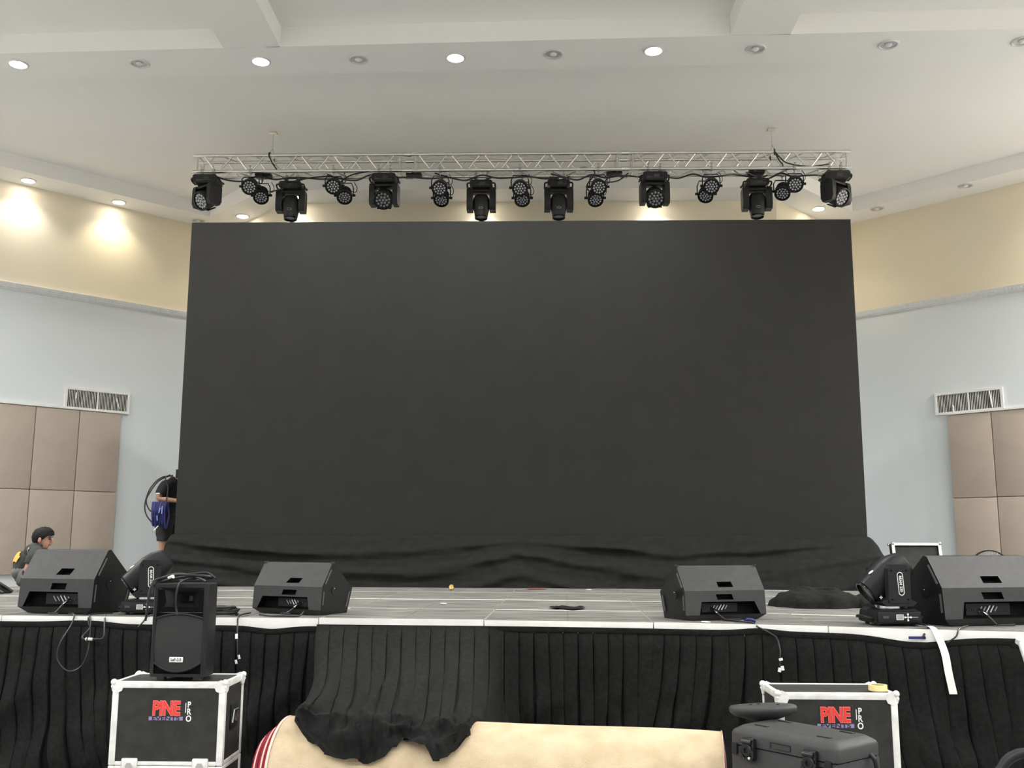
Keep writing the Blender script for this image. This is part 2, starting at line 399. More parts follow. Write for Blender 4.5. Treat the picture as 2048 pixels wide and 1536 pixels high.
wl = [(-7.25, 13.21, 1, 'glowing downlight in the left soffit, farthest from the screen', (1, 0.97, 0.92)), (-6.33, 14.13, 1, 'glowing yellowish downlight in the left soffit, nearer the screen', (1, 0.88, 0.62)),
      (-5.42, 15.02, 0, 'unlit downlight in the left soffit touching the upper left screen corner', None), (-4.64, 14.81, 1, 'glowing downlight behind the left end of the truss', (1, 0.92, 0.78)),
      (6.19, 13.64, 0, 'unlit downlight in the right soffit, farthest from the screen', None), (5.26, 14.61, 0, 'unlit downlight in the right soffit, nearer the screen', None),
      (4.36, 14.60, 1, 'glowing downlight behind the right end of the truss', (1, 0.92, 0.78))]
for x, y, on, lab, col in wl: downlight(x, y, on, lab, 'downlights in the wall soffits', WALL_W, 'SPOT', col or (1, 1, 1), 118)
downlight(7.13, 12.78, 1, 'glowing downlight in right soffit just outside the right picture edge', 'downlights in the wall soffits', WALL_W, 'SPOT', (1, 0.9, 0.68), 118)
for k, x in enumerate((-3.60, -0.80, 1.76)):
    downlight(x, 13.97, 1, 'glowing downlight washing the end wall above the screen, %s from left' % ordn[k], 'downlights above the end wall', WALL_W * 1.2, 'SPOT', (1, 0.96, 0.88), 118)
# the rest of the hall's lamps, behind the camera
for bx in (-7.0, -4.3, -1.7, 0.9, 3.5, 6.1):
    for by, hw_ in zip((4.41, -0.89, -6.09), HALL_W):
        downlight(bx, by, 1, 'glowing downlight on a ceiling beam behind the viewer', 'downlights of the hall behind the viewer', hw_)

for x, ys, kw in ((-9.3, (9.6, 7.0, 4.2, 0.5), 0.78), (8.9, (10.7, 9.4, 7.0, 4.2, 0.5), 1.12)):  # fill lamps out of view, added to lift the walls, stronger on the right
    for y in ys:
        downlight(x, y, 1, 'added fill downlight in the side soffit of the hall, outside the picture', 'added fill downlights in the side soffits of the hall', SIDE_FILL_W * kw)

# ------------------------------------------------------------------ stage platform
def gx(X):
    u = X + 0.34
    return -0.06 * u - (0.05 * u * u if u > 0 else 0.0)
def stage_pt(X, Y0):
    return Vector((X + 0.03 * (Y0 - 6.556), Y0 + gx(X), 0))
def yfront(X): return 6.556 + gx(X)
stage = thing('stage_platform', 'low grey stage of aluminium edged decks in front of the screen', 'stage', (0, 0, 0))
XS = [-5.84, -4.74, -3.64, -2.54, -1.44, -0.34, 0.75, 1.79, 2.82, 3.86, 4.9, 5.6]
YS = [6.556, 7.57, 8.77, 9.98, 11.15, 12.3]
def quad_box(m, P, z0, z1, mi=0):
    m.add([(p.x, p.y, z0) for p in P] + [(p.x, p.y, z1) for p in P], [(0, 3, 2, 1), (4, 5, 6, 7), (0, 1, 5, 4), (1, 2, 6, 5), (2, 3, 7, 6), (3, 0, 4, 7)], mi)
def lerp2(P, u, v): return (P[0] * (1 - u) + P[1] * u) * (1 - v) + (P[3] * (1 - u) + P[2] * u) * v
legm = MB().b2((-0.025, -0.025, 0), (0.025, 0.025, STZ - 0.075)).mesh('leg', M_steel, 0)
for i in range(len(XS) - 1):
    for j in range(len(YS) - 1):
        P = [stage_pt(XS[i], YS[j]), stage_pt(XS[i + 1], YS[j]), stage_pt(XS[i + 1], YS[j + 1]), stage_pt(XS[i], YS[j + 1])]
        ex, ey = 0.004 / 1.1, 0.004 / 1.1
        Q = [lerp2(P, ex, ey), lerp2(P, 1 - ex, ey), lerp2(P, 1 - ex, 1 - ey), lerp2(P, ex, 1 - ey)]
        dz = rnd.uniform(-0.002, 0.002)
        m = MB(); quad_box(m, Q, STZ - 0.075, STZ - 0.006 + dz)
        m.mi[1] = 1                                     # dusty top under the plates
        # raised rim: long edges wider so they read as bright lines
        for (u0, u1, v0, v1) in ((0, 1, 0, 0.009), (0, 1, 0.991, 1), (0, 0.002, 0.009, 0.991), (0.998, 1, 0.009, 0.991)):
            quad_box(m, [lerp2(Q, u0, v0), lerp2(Q, u1, v0), lerp2(Q, u1, v1), lerp2(Q, u0, v1)], STZ - 0.006 + dz, STZ + dz, 0 if u1 - u0 > 0.5 else 1)
        dk = m.obj('deck', [M_alu, M_dust], stage, 0)
        for (u0, u1) in ((0.003, 0.498), (0.502, 0.997)):
            mm = MB(); quad_box(mm, [lerp2(Q, u0, 0.0095), lerp2(Q, u1, 0.0095), lerp2(Q, u1, 0.9905), lerp2(Q, u0, 0.9905)], STZ - 0.006 + dz, STZ - 0.0005 + dz)
            mm.obj('plywood_top', M_ply, dk, 0)
        c = lerp2(P, 0.5, 0.06); link('leg', legm, stage, (c.x, c.y, 0))
        if j == len(YS) - 2: c = lerp2(P, 0.5, 0.94); link('leg', legm, stage, (c.x, c.y, 0))

# ------------------------------------------------------------------ rolled carpet
RA, RB, RR = Vector((-1.36, 5.55, 0.30)), Vector((0.94, 5.215, 0.30)), 0.296
ROLLX = (RB - RA).normalized()
def carpet():
    t = thing('carpet_roll', 'rolled burgundy carpet with beige backing lying before the stage', 'carpet', (0, 0, 0))
    up = Vector((0, 0, 1)); sd = up.cross(ROLLX).normalized()
    def ringpt(s, r, a): return RA + ROLLX * s + (up * math.cos(a) + sd * math.sin(a)) * r
    L = (RB - RA).length
    m = MB()
    def fn(u, v):
        a = 2 * PI * v; s = u * L
        r = RR + 0.006 * noise.noise(Vector((s * 2.0, math.cos(a) * 1.5, math.sin(a) * 1.5))) - 0.006 * (abs(u - 0.5) * 2) ** 8
        return ringpt(s, r, a)
    m.grid(fn, 40, 48); m.obj('outer_wrap', M_carpet, t, 60)
    # telescoped spiral at the left end and flat end on the right: alternating pile and backing layers
    layers = [(0.296, 0.0, M_pink), (0.286, -0.012, M_burg), (0.262, -0.03, M_burg), (0.25, -0.045, M_pink), (0.238, -0.062, M_burg), (0.22, -0.085, M_burg), (0.205, -0.10, M_pink), (0.19, -0.115, M_burg)]
    for k in range(len(layers)):
        r, s, mt = layers[k]; rn, sn = (layers[k + 1][0], layers[k + 1][1]) if k + 1 < len(layers) else (0.02, -0.118)
        mm = MB()
        mm.grid(lambda u, v: ringpt(s + 0.012 * (1 - u) + (-0.006) * math.sin(u * PI), r - 0.0 * u, 2 * PI * v), 3, 48)
        mm.grid(lambda u, v: ringpt(s + (sn + 0.012 - s) * u * 0 , r + (rn - r) * u, 2 * PI * v), 2, 48)
        mm.obj('rolled_layer', mt, t, 50)
        if k < 7:
            m2 = MB(); e = L + 0.002 * k
            m2.grid(lambda u, v: ringpt(e + 0.006 * math.sin(u * PI), r + (rn - r) * u if k < 7 else r, 2 * PI * v), 3, 48)
            m2.obj('rolled_layer', mt, t, 50)
    m3 = MB(); m3.grid(lambda u, v: ringpt(L, 0.19 * u, 2 * PI * v), 2, 32); m3.obj('rolled_layer', M_burg, t)
    return t
carpet()

# ------------------------------------------------------------------ pleated stage skirt
PROF = [(0.0, 0.0), (0.06, 0.020), (0.3, 0.024), (0.62, 0.027), (0.9, 0.031), (0.985, 0.028), (1.0, 0.018), (0.985, 0.004)]
# lower edge of the piece that was thrown over the carpet roll: angle round the roll (deg from its top towards the viewer)
DRAPE = [(-1.47, 40), (-1.38, 52), (-1.28, 62), (-1.16, 70), (-1.0, 70), (-0.9, 60), (-0.84, 42), (-0.74, 50), (-0.67, 56), (-0.62, 70), (-0.54, 64), (-0.44, 46), (-0.34, 24), (-0.25, -4)]
def fbm(x, y, s=0.0):
    return noise.noise(Vector((x, y, s))) + 0.5 * noise.noise(Vector((x * 2.1, y * 2.1, s + 5)))
def skirt(x0, x1, label, sag=None, drape=False, seed=0.0, zb=0.012):
    wv = 0.097; n_ = max(2, int(round((x1 - x0) / wv))); wv = (x1 - x0) / n_
    xs = []
    for i in range(n_):
        for (a, b) in PROF: xs.append((x0 + (i + a) * wv, b, i))
    xs.append((x1, 0.0, n_ - 1))
    NV = 48
    def pt(k, j):
        X, off, i = xs[k]; v = j / NV
        top = STZ - 0.041 - (sag(X) if sag else 0.0)
        yb = yfront(X) - 0.006
        amp = 0.28 + 0.72 * sstep(0.02, 0.12, v) + 1.1 * v * (0.6 + 0.8 * abs(fbm(i * 0.37, seed)))
        if v < 0.035: amp *= 0.5
        lean = (0.20 * fbm(X * 0.55, 3.1, seed) + 0.075 * fbm(i * 0.9, 7.7, seed)) * v * (0.35 + v) + 0.012 * math.sin(v * 6 + i * 1.7) * sstep(0.2, 0.7, v)
        crump = 0.10 * sstep(0.12, 0.9, v) * fbm(X * 2.3 + v * 1.1, v * 2.2, seed + 2) + 0.018 * sstep(0.1, 0.6, v) * fbm(X * 7, v * 5, seed + 9)
        xx = X + lean; z = top + (zb - top) * v; y = yb - off * amp - 0.035 * v - max(-0.03, crump)
        if drape:
            wgt = sstep(-1.56, -1.40, X) * (1 - sstep(-0.42, -0.12, X))
            if wgt > 0:
                ph = math.radians(interp(DRAPE, X))
                # path: hang, sweep forward, over the roll
                ax = max(-1.38, min(0.8, xx)); tt = (ax - RA.x) / (RB.x - RA.x); cyy = RA.y + (RB.y - RA.y) * tt
                rr = RR + 0.012 + 0.010 * (1 + fbm(X * 6, v * 4, 4)) + off * 0.5 * (1 - sstep(0.5, 0.9, v))
                hang_y = yb - off * amp
                # straight fall from the stage edge to the tangent point of the roll, then round it
                px_, pz_ = hang_y - 0.02, top; dxc, dzc = px_ - cyy, pz_ - 0.30; dd = math.hypot(dxc, dzc)
                tang = math.atan2(dxc, dzc) - math.acos(min(1, rr / dd)); a0 = -tang
                ty, tz = cyy - rr * math.sin(a0), 0.30 + rr * math.cos(a0)
                if v < 0.62:
                    q = v / 0.62; sgq = math.sin(q * PI)
                    y2 = px_ + (ty - px_) * (0.35 * q + 0.65 * q * q) ; z2 = pz_ + (tz - pz_) * q - 0.02 * sgq
                else:
                    q = (v - 0.62) / 0.38; a = a0 + (ph - a0) * q
                    y2 = cyy - rr * math.sin(a); z2 = 0.30 + rr * math.cos(a)
                big = fbm(X * 3.1 + v * 1.6, v * 2.0, 11); dia = math.sin(X * 16 + v * 7 + 2 * fbm(X * 2, v * 3, 5))
                fold = sstep(0.25, 0.7, v) * (0.095 * max(0.0, big) + 0.035 * max(0.0, dia)) * (1 - 0.35 * sstep(0.9, 1.0, v))
                rg = max(0.0, 1 - 2.4 * abs(fbm((X + 0.30 * v) * 5.2, v * 1.3, 21))) ** 1.5; rg2 = max(0.0, 1 - 2.6 * abs(fbm((X - 0.5 * v) * 4.0, v * 2.6, 33))) ** 2
                fold += sstep(0.12, 0.55, v) * (0.050 * rg + 0.045 * rg2 * sstep(0.4, 0.7, v)) * (1 - 0.55 * sstep(0.85, 1.0, v))
                z2 += fold * 0.75 + 0.3 * max(0, crump); y2 -= fold * 0.75
                xx2 = X * (1 - 0.135 * sstep(0.0, 0.75, v)) - 0.05 * sstep(0.55, 0.72, v) * (1 - sstep(0.8, 1.0, v)) * (1 - sstep(-1.42, -1.2, X)) + lean * 0.5 + 0.03 * sstep(0.4, 1, v) * fbm(X * 4, v * 3, 6)
                xx += (xx2 - xx) * wgt; y += (y2 - y) * wgt; z += (z2 - z) * wgt
        return (xx, y, z)
    m = MB(); K = len(xs)
    m.add([pt(k, j) for k in range(K) for j in range(NV + 1)],
          [(k * (NV + 1) + j, (k + 1) * (NV + 1) + j, (k + 1) * (NV + 1) + j + 1, k * (NV + 1) + j + 1) for k in range(K - 1) for j in range(NV)])
    o = m.obj('stage_skirt', M_cloth, None, 70)
    tag(o, label, 'stage skirt', 'pleated black skirts round the stage front')
    # hem tape along the top edge
    h = MB(); NH = max(8, int((x1 - x0) / 0.05))
    def hp(u, v):
        X = x0 + (x1 - x0) * u; top = STZ - 0.036 - (sag(X) if sag else 0.0)
        return (X, yfront(X) - 0.022 - 0.004 * math.sin(v * PI), top - 0.034 * v)
    h.grid(hp, NH, 3); h.obj('hem_band', M_cloth, o, 60)
    return o
skirt(-5.8, -1.40, 'pleated black stage skirt left of the carpet roll, behind the speaker', lambda X: 0.012 * sstep(-2.95, -2.7, X) + 0.02 * math.exp(-((X + 1.75) / 0.14) ** 2) - 0.01 * math.exp(-((X + 3.05) / 0.2) ** 2), False, 1.0)
skirt(-1.445, 0.745, 'pleated black stage skirt bunched over the carpet roll', None, True, 2.0)
skirt(0.715, 2.765, 'pleated black stage skirt with a white strap hanging over it', lambda X: 0.040 * math.exp(-((X - 2.26) / 0.22) ** 2) - 0.016 * math.exp(-((X - 1.38) / 0.13) ** 2), False, 3.0)
skirt(2.735, 5.0, 'pleated black stage skirt at the right picture edge', lambda X: 0.02, False, 4.0)
# ------------------------------------------------------------------ led wall and masking cloth
def led_wall():
    X0, X1, Z0, Z1, Y0 = -4.153, 3.746, STZ + 0.004, 5.33, 11.30
    t = thing('led_wall', 'large switched-off black video wall at the back of the stage', 'screen', ((X0 + X1) / 2, Y0, Z0))
    W = X1 - X0; H = Z1 - Z0
    MB().b2((-W / 2, 0.0, 0.0), (W / 2, 0.03, H)).obj('screen_face', M_led, t, 0)
    MB().b2((-W / 2 + 0.002, 0.03, 0.002), (W / 2 - 0.002, 0.11, H - 0.002)).obj('rear_cabinet', M_ledframe, t, 0)
    for sx in (-1, 1):
        for z in (0.2, 2.0, 3.9): MB().box((sx * (W / 2 - 0.4), 0.35, z), (0.04, 0.5, 0.04)).obj('rear_brace', M_steel, t, 0)
        MB().b2((sx * (W / 2 - 0.4) - 0.03, 0.58, 0), (sx * (W / 2 - 0.4) + 0.03, 0.64, 4.0)).obj('rear_upright', M_steel, t, 0)
    MB().box((-W / 2 - 0.03, 0.06, 2.30 - STZ), (0.024, 0.03, 0.10), bev=0.003).obj('side_bracket', M_blk, t)
    MB().box((-W / 2 - 0.008, 0.06, 2.30 - STZ - 0.04), (0.03, 0.03, 0.02)).obj('side_bracket', M_blk, t)
led_wall()
def masking():
    X0, X1 = -4.27, 3.85
    def fn(u, v):
        X = X0 + (X1 - X0) * u
        top = 1.605 + 0.006 * math.sin(u * 17)
        edge = min(u, 1 - u)
        yb = 11.275; yf = 10.93 + gx(X) * 0.35
        # swags hung between pinned points
        nodes = [0.012, 0.5, 0.985]
        sg = 0.0
        for a, b in zip(nodes, nodes[1:]):
            if a <= u <= b:
                q = (u - a) / (b - a); sg = 4 * q * (1 - q)
        ph = (v * 1.0 - 0.42 * sg * (0.4 + 0.6 * v)) * 19 + 2.2 * fbm(X * 0.6, v * 1.2, 3)
        fold = (0.5 + 0.5 * math.sin(ph)) ** 2
        amp = 0.125 * sstep(0.02, 0.25, v) * (1 - 0.55 * v) * (0.35 + 0.9 * abs(fbm(X * 0.5, v * 2, 8)))
        z = top + (STZ + 0.004 - top) * v
        y = yb + (yf - yb) * (v ** 0.7) - amp * fold - 0.012 * fbm(X * 3, v * 6, 1) * sstep(0.05, 0.3, v)
        # rounded outer ends falling back
        if edge < 0.014:
            q = edge / 0.014; dz = (1 - math.sqrt(max(0, 1 - (1 - q) ** 2))) * 0.15
            z -= dz * (1 - v); y += 0.10 * (1 - q)
        return (X, y, z)
    m = MB(); m.grid(fn, 260, 44)
    o = m.obj('masking_cloth', M_cloth2, None, 75); tag(o, 'black cloth swagged along the bottom of the video wall', 'cloth')
masking()
# ------------------------------------------------------------------ lighting truss
TY, TD = 12.0, 0.236; TZB, TZT = 6.25, 6.466; TX0, TX1 = -4.44, 4.03; CR = 0.0235
truss = thing('lighting_truss', 'long silver box truss hung above the video wall', 'truss', (0, 0, 0))
JX = [TX0, -1.65, 1.15, TX1]
for k in range(3):
    a, b = JX[k], JX[k + 1]
    for y in (TY, TY + TD):
        for z in (TZB, TZT): MB().cyl((a + 0.004, y, z), (b - 0.004, y, z), CR, n=12).obj('chord', M_truss, truss)
    for xe in (a + 0.10 if k else a + 0.06, b - 0.10 if k < 2 else b - 0.06):
        for p, q in (((xe, TY, TZB), (xe, TY, TZT)), ((xe, TY + TD, TZB), (xe, TY + TD, TZT)), ((xe, TY, TZB), (xe, TY + TD, TZB)), ((xe, TY, TZT), (xe, TY + TD, TZT))):
            MB().cyl(p, q, 0.011, n=8).obj('end_brace', M_truss, truss)
    if k < 2:
        for y in (TY, TY + TD):
            for z in (TZB, TZT): MB().cyl((b - 0.05, y, z), (b + 0.05, y, z), CR + 0.008, n=12).obj('coupler', M_chrome, truss)
HP = 0.2
BR_ = {}
for nm, (p, q) in dict(fd=((0, 0, TZT - TZB), (0.165, 0, 0)), fu=((0, 0, 0), (0.165, 0, TZT - TZB)), hd=((0, 0, 0), (0.165, TD, 0)), hu=((0, TD, 0), (0.165, 0, 0))).items():
    BR_[nm] = MB().cyl(p, q, 0.0095, n=8, cap=False).mesh('brace', M_truss)
for k in range(3):
    a, b = JX[k] + 0.14, JX[k + 1] - 0.12; n_ = int((b - a) / HP)
    if n_ % 2 == 0: n_ += 0
    st = (b - a) / n_
    for i in range(n_):
        x = a + i * st
        link('brace', BR_['fd' if i % 2 == 0 else 'fu'], truss, (x, TY, TZB))
        link('brace', BR_['fu' if i % 2 == 0 else 'fd'], truss, (x + 0.03, TY + TD, TZB))
        link('brace', BR_['hd' if i % 2 == 0 else 'hu'], truss, (x, TY, TZB))
        link('brace', BR_['hu' if i % 2 == 0 else 'hd'], truss, (x, TY, TZT))
# rigging slings holding the truss up
for x, lab in ((-3.44, 'black rigging sling holding the left end of the truss'), (3.06, 'black rigging sling holding the right end of the truss')):
    t = thing('rigging_sling', lab, 'sling', (x, TY + TD / 2, TRAY))
    h = TD / 2; zb, zt = TZB - TRAY, TZT - TRAY
    for y in (-h, h):
        MB().tube([(0.012 * math.cos(2 * PI * i / 16) * 0.5, y + 0.034 * math.cos(2 * PI * i / 16), zt + 0.034 * math.sin(2 * PI * i / 16)) for i in range(16)], 0.009, 7, closed=True).obj('loop', M_cable, t)
        MB().tube([(0.0, 0, zt + 0.14), (0.0, y * 0.6, zt + 0.08), (0.0, y, zt + 0.03)], 0.0035, 6).obj('leg_wire', M_steel, t)
    MB().tube(spline([(0.0, -h - 0.03, zt - 0.02), (0.02, -h - 0.03, (zb + zt) / 2 + 0.04), (0.05, -h - 0.032, (zb + zt) / 2 - 0.02), (0.085, -h - 0.03, zb + 0.04), (0.10, -h, zb + 0.02)], 8), 0.009, 8).obj('tail', M_cable, t)
    MB().cyl((0, 0, 0), (0, 0, zt + 0.14), 0.003, n=8).obj('wire', M_steel, t)
    MB().box((0, 0, -0.01), (0.09, 0.09, 0.02)).obj('ceiling_plate', M_truss, t)

# ------------------------------------------------------------------ stage lights
def hanging_clamp(t, x):
    m = MB(); m.cyl((x - 0.016, 0, 0), (x + 0.016, 0, 0), 0.033, n=14); m.obj('clamp', M_steel, t)
    m = MB(); m.cyl((x, 0, -0.02), (x, 0, -0.075), 0.008, n=8); m.cyl((x, -0.03, 0.028), (x, -0.045, 0.05), 0.006, n=6); m.box((x, -0.05, 0.055), (0.028, 0.01, 0.008)); m.obj('clamp_bolt', M_steel, t)
def hand_grip(t, sx, z):
    MB().tube(spline([(sx * 0.13, -0.09, z + 0.03), (sx * 0.175, -0.09, z + 0.025), (sx * 0.182, -0.06, z), (sx * 0.182, 0.06, z), (sx * 0.175, 0.09, z + 0.025), (sx * 0.13, 0.09, z + 0.03)], 4), 0.011, 8).obj('carry_handle', M_blk, t)
def frame_to(dirv):
    d = Vector(dirv).normalized(); x = Vector((1, 0, 0)); x = (x - d * x.dot(d)).normalized(); y = d.cross(x)
    return Matrix((x, y, d)).transposed()
def yoke(t, pan, zc, arm_x, z0, z1, depth, thick):
    """U-shaped yoke: cross bar and two arms (arms hang from z0 down to z1)"""
    R = Matrix.Rotation(pan, 4, 'Z')
    m = MB().box((0, 0, z0 - 0.018), (2 * arm_x + thick, depth * 0.8, 0.036), bev=0.01).xf(R); m.obj('yoke_bar', M_blk, t)
    for s in (-1, 1):
        P = [(-depth * 0.42, z0), (depth * 0.42, z0), (depth * 0.5, z0 - 0.05), (depth * 0.5, z1 + 0.05), (depth * 0.36, z1), (-depth * 0.36, z1), (-depth * 0.5, z1 + 0.05), (-depth * 0.5, z0 - 0.05)]
        m = MB().prism(P, s * arm_x - thick / 2, s * arm_x + thick / 2, 'x').xf(R); m.obj('yoke_arm', M_blk, t, 30)
    return R
def base_box(t, top, h, wd, dp, panel=True):
    m = MB(); z0, z1 = top, top - h
    P = [(-wd / 2 + 0.02, z0), (wd / 2 - 0.02, z0), (wd / 2, z0 - 0.02), (wd / 2, z1 + 0.03), (wd / 2 - 0.04, z1), (-wd / 2 + 0.04, z1), (-wd / 2, z1 + 0.03), (-wd / 2, z0 - 0.02)]
    m.prism(P, -dp / 2, dp / 2, 'y'); m.obj('base', M_blk, t, 30)
    if panel:
        MB().box((0.0, -dp / 2 - 0.003, top - h * 0.5), (wd * 0.72, 0.006, h * 0.62), bev=0.002).obj('control_panel', M_blk2, t)
        MB().box((0.02, -dp / 2 - 0.0065, top - h * 0.5), (wd * 0.24, 0.003, h * 0.36)).obj('display', M_dim, t, 0)
LEDPOS = [(0, 0)] + [(0.42, k * PI / 3) for k in range(6)] + [(0.82, k * PI / 6 + 0.13) for k in range(12)]
def lens_cluster(rad, z, M, lr, mi=0):
    m = MB()
    for r, a in LEDPOS:
        T = M @ Matrix.Translation((rad * r * math.cos(a), rad * r * math.sin(a), z))
        m.lathe([(lr, 0), (lr * 0.9, lr * 0.35), (lr * 0.5, lr * 0.6), (0.0004, lr * 0.68)], 10, T)
    return m
def wash_light(x, pan, tilt, label, dim):
    t = thing('wash_moving_head', label, 'stage light', (x, TY, TZB), 0, 'wash moving heads on the truss')
    for s in (-1, 1): hanging_clamp(t, s * 0.075)
    MB().box((0, 0, -0.072), (0.24, 0.05, 0.012)).obj('bracket', M_steel, t)
    base_box(t, -0.08, 0.115, 0.31, 0.25)
    for s in (-1, 1): hand_grip(t, s, -0.15)
    R = yoke(t, pan, 0, 0.150, -0.20, -0.475, 0.19, 0.066)
    d = R.to_3x3() @ Vector((0, -math.cos(tilt), -math.sin(tilt)))
    M = Matrix.Translation((0, 0, -0.37)) @ frame_to(d).to_4x4()
    MB().lathe([(0.0005, -0.12), (0.06, -0.118), (0.10, -0.09), (0.118, -0.04), (0.125, 0.03), (0.128, 0.09), (0.122, 0.115), (0.108, 0.118), (0.106, 0.10), (0.0005, 0.098)], 28, M).obj('head', M_blk, t)
    lens_cluster(0.098, 0.098, M, 0.018).obj('lens_cluster', M_lensdim if dim else M_lensled, t)
    m = MB(); 
    for s in (-1, 1): m.box(M @ Vector((s * 0.075, -0.115, 0.02)), (0.03, 0.012, 0.14), rot=M.to_3x3(), bev=0.004)
    m.obj('head_fin', M_blk, t)
    MB().tube(spline([(-0.15, 0.02, -0.13), (-0.2, 0.0, -0.14), (-0.21, 0, -0.09), (-0.17, 0.02, -0.05), (-0.10, 0.03, -0.02)], 6), 0.004, 6).obj('safety_wire', M_steel, t)
    return t
def oval_mark(t, M, lx, ly, name='badge', mt=None):
    m = MB(); n_ = 24
    pts = [M @ Vector((lx * math.cos(2 * PI * i / n_), ly * math.sin(2 * PI * i / n_), 0)) for i in range(n_)]
    m.tube(pts, 0.0022, 5, closed=True); return m.obj(name, mt or M_greyprint, t)
def beam_head(t, M, r=0.088, L0=0.13, L1=0.155):
    """bullet-shaped beam fixture head along +Z of M (lens at +Z)"""
    m = MB()
    def ring(z, rx, ry, n_=20, e=3.2):
        out = []
        for i in range(n_):
            a = 2 * PI * i / n_; c, s = math.cos(a), math.sin(a)
            k = (abs(c) ** e + abs(s) ** e) ** (-1 / e); out.append(M @ Vector((c * k * rx, s * k * ry, z)))
        return out
    prof = [(-L0, r * 0.55, r * 0.5), (-L0 + 0.012, r * 0.82, r * 0.78), (-L0 * 0.45, r * 1.08, r * 1.02), (0.0, r * 1.12, r * 1.05), (L1 * 0.45, r * 1.02, r * 0.98), (L1 * 0.62, r * 0.93, r * 0.93), (L1 * 0.98, r * 0.84, r * 0.84), (L1, r * 0.80, r * 0.80)]
    vs = []; fs = []; n_ = 20
    for z, a, b in prof: vs += ring(z, a, b)
    for k in range(len(prof) - 1):
        for i in range(n_): fs.append((k * n_ + i, k * n_ + (i + 1) % n_, (k + 1) * n_ + (i + 1) % n_, (k + 1) * n_ + i))
    fs.append(tuple(range(n_))[::-1]); m.add(vs, fs); m.obj('head', M_blk, t, 35)
    MB().lathe([(r * 0.80, L1), (r * 0.86, L1 + 0.004), (r * 0.86, L1 + 0.014), (r * 0.76, L1 + 0.014), (r * 0.74, L1 - 0.012), (0.0005, L1 - 0.012)], 24, M).obj('lens_hood', M_blk2, t)
    MB().lathe([(r * 0.73, L1 - 0.010), (r * 0.5, L1 - 0.004), (0.0005, L1 - 0.001)], 24, M).obj('lens', M_lensdim, t)
def beam_hang(x, label, yaw):
    t = thing('beam_moving_head', label, 'stage light', (x, TY + TD, TZB), 0, 'beam moving heads on the truss')
    for s in (-1, 1): hanging_clamp(t, s * 0.07)
    MB().box((0, 0, -0.078), (0.24, 0.05, 0.012)).obj('bracket', M_steel, t)
    base_box(t, -0.085, 0.10, 0.29, 0.24)
    for s in (-1, 1): hand_grip(t, s, -0.15)
    R = yoke(t, yaw, 0, 0.148, -0.195, -0.475, 0.19, 0.080)
    d = R.to_3x3() @ Vector((0, -0.10, -1))
    M = Matrix.Translation((0, 0, -0.375)) @ frame_to(d).to_4x4(); beam_head(t, M, 0.098, 0.12, 0.19)
    f = Matrix.Translation((0, 0, -0.375)) @ R @ Matrix.Translation((0, -0.112, -0.09)) @ Matrix.Rotation(PI / 2, 4, 'X')
    oval_mark(t, f, 0.028, 0.012)
    MB().tube(spline([(-0.11, -0.02, -0.02), (-0.05, -0.04, -0.06), (0.04, -0.05, -0.065), (0.12, -0.03, -0.03), (0.16, 0, 0.01)], 6), 0.009, 8).obj('power_lead', M_cable, t)
    return t
for x, pan, tilt, lab, dim in ((-4.235, 0.62, 0.55, 'black wash moving head at the left end of the truss, turned left', 0), (-1.937, 0.05, 0.62, 'black wash moving head on the truss between second and third par can pairs', 1),
                          (1.516, -0.05, 0.62, 'black wash moving head on the truss, second wash light from the right', 1), (3.814, -0.62, 0.55, 'black wash moving head at the right end of the truss, turned right', 0)):
    wash_light(x, -pan, tilt, lab, dim)
for x, lab, yw in ((-3.199, 'black beam moving head pointing down, leftmost of four on the truss', 0.06), (-0.705, 'black beam moving head pointing down, left of the two central ones', 0.0),
               (0.301, 'black beam moving head pointing down, right of the two central ones', 0.03), (2.864, 'black beam moving head pointing down, rightmost of four on the truss', -0.06)):
    beam_hang(x, lab, yw)
def par_can(x, y, z, dirv, label, lit):
    t = thing('led_par_can', label, 'stage light', (x, y, TZB), 0, 'led par cans on the truss')
    hanging_clamp(t, 0.0)
    zc = z - TZB; d = Vector(dirv).normalized()
    M = Matrix.Translation((0, -0.0, zc)) @ frame_to(d).to_4x4()
    # bracket: U of flat bar
    MB().tube([(-0.112, 0.01, zc + 0.0), (-0.112, 0.01, zc + 0.10), (-0.085, 0.01, -0.075), (0.085, 0.01, -0.075), (0.112, 0.01, zc + 0.10), (0.112, 0.01, zc + 0.0)], 0.0075, 6).obj('bracket', M_blk, t)
    for s in (-1, 1): MB().cyl((s * 0.10, 0.01, zc), (s * 0.14, 0.01, zc), 0.017, n=10).obj('knob', M_blk, t)
    MB().lathe([(0.0005, -0.13), (0.06, -0.125), (0.078, -0.10), (0.088, -0.03), (0.097, 0.03), (0.102, 0.05), (0.102, 0.07), (0.09, 0.07), (0.088, 0.055), (0.0005, 0.055)], 26, M).obj('can', M_blk, t)
    lens_cluster(0.08, 0.056, M, 0.013).obj('lens_cluster', M_lensled if lit else M_lensled, t)
    m = MB()
    for k in range(4): m.lathe([(0.079 + 0.0045 * k, -0.09 + 0.03 * k), (0.087 + 0.0045 * k, -0.088 + 0.03 * k), (0.087 + 0.0045 * k, -0.083 + 0.03 * k), (0.079 + 0.0045 * k, -0.08 + 0.03 * k)], 24, M)
    m.obj('cooling_fin', M_blk, t)
    MB().tube(spline([(0.06, 0.05, zc + 0.08), (0.13, 0.06, zc + 0.06), (0.15, 0.05, zc + 0.12), (0.11, 0.06, zc + 0.2)], 6), 0.005, 6).obj('power_lead', M_cable, t)
parF = [(-3.681, 6.032), (-2.599, 6.032), (-1.224, 5.997), (-0.198, 5.991), (0.806, 5.998), (2.244, 6.002), (3.302, 6.022)]
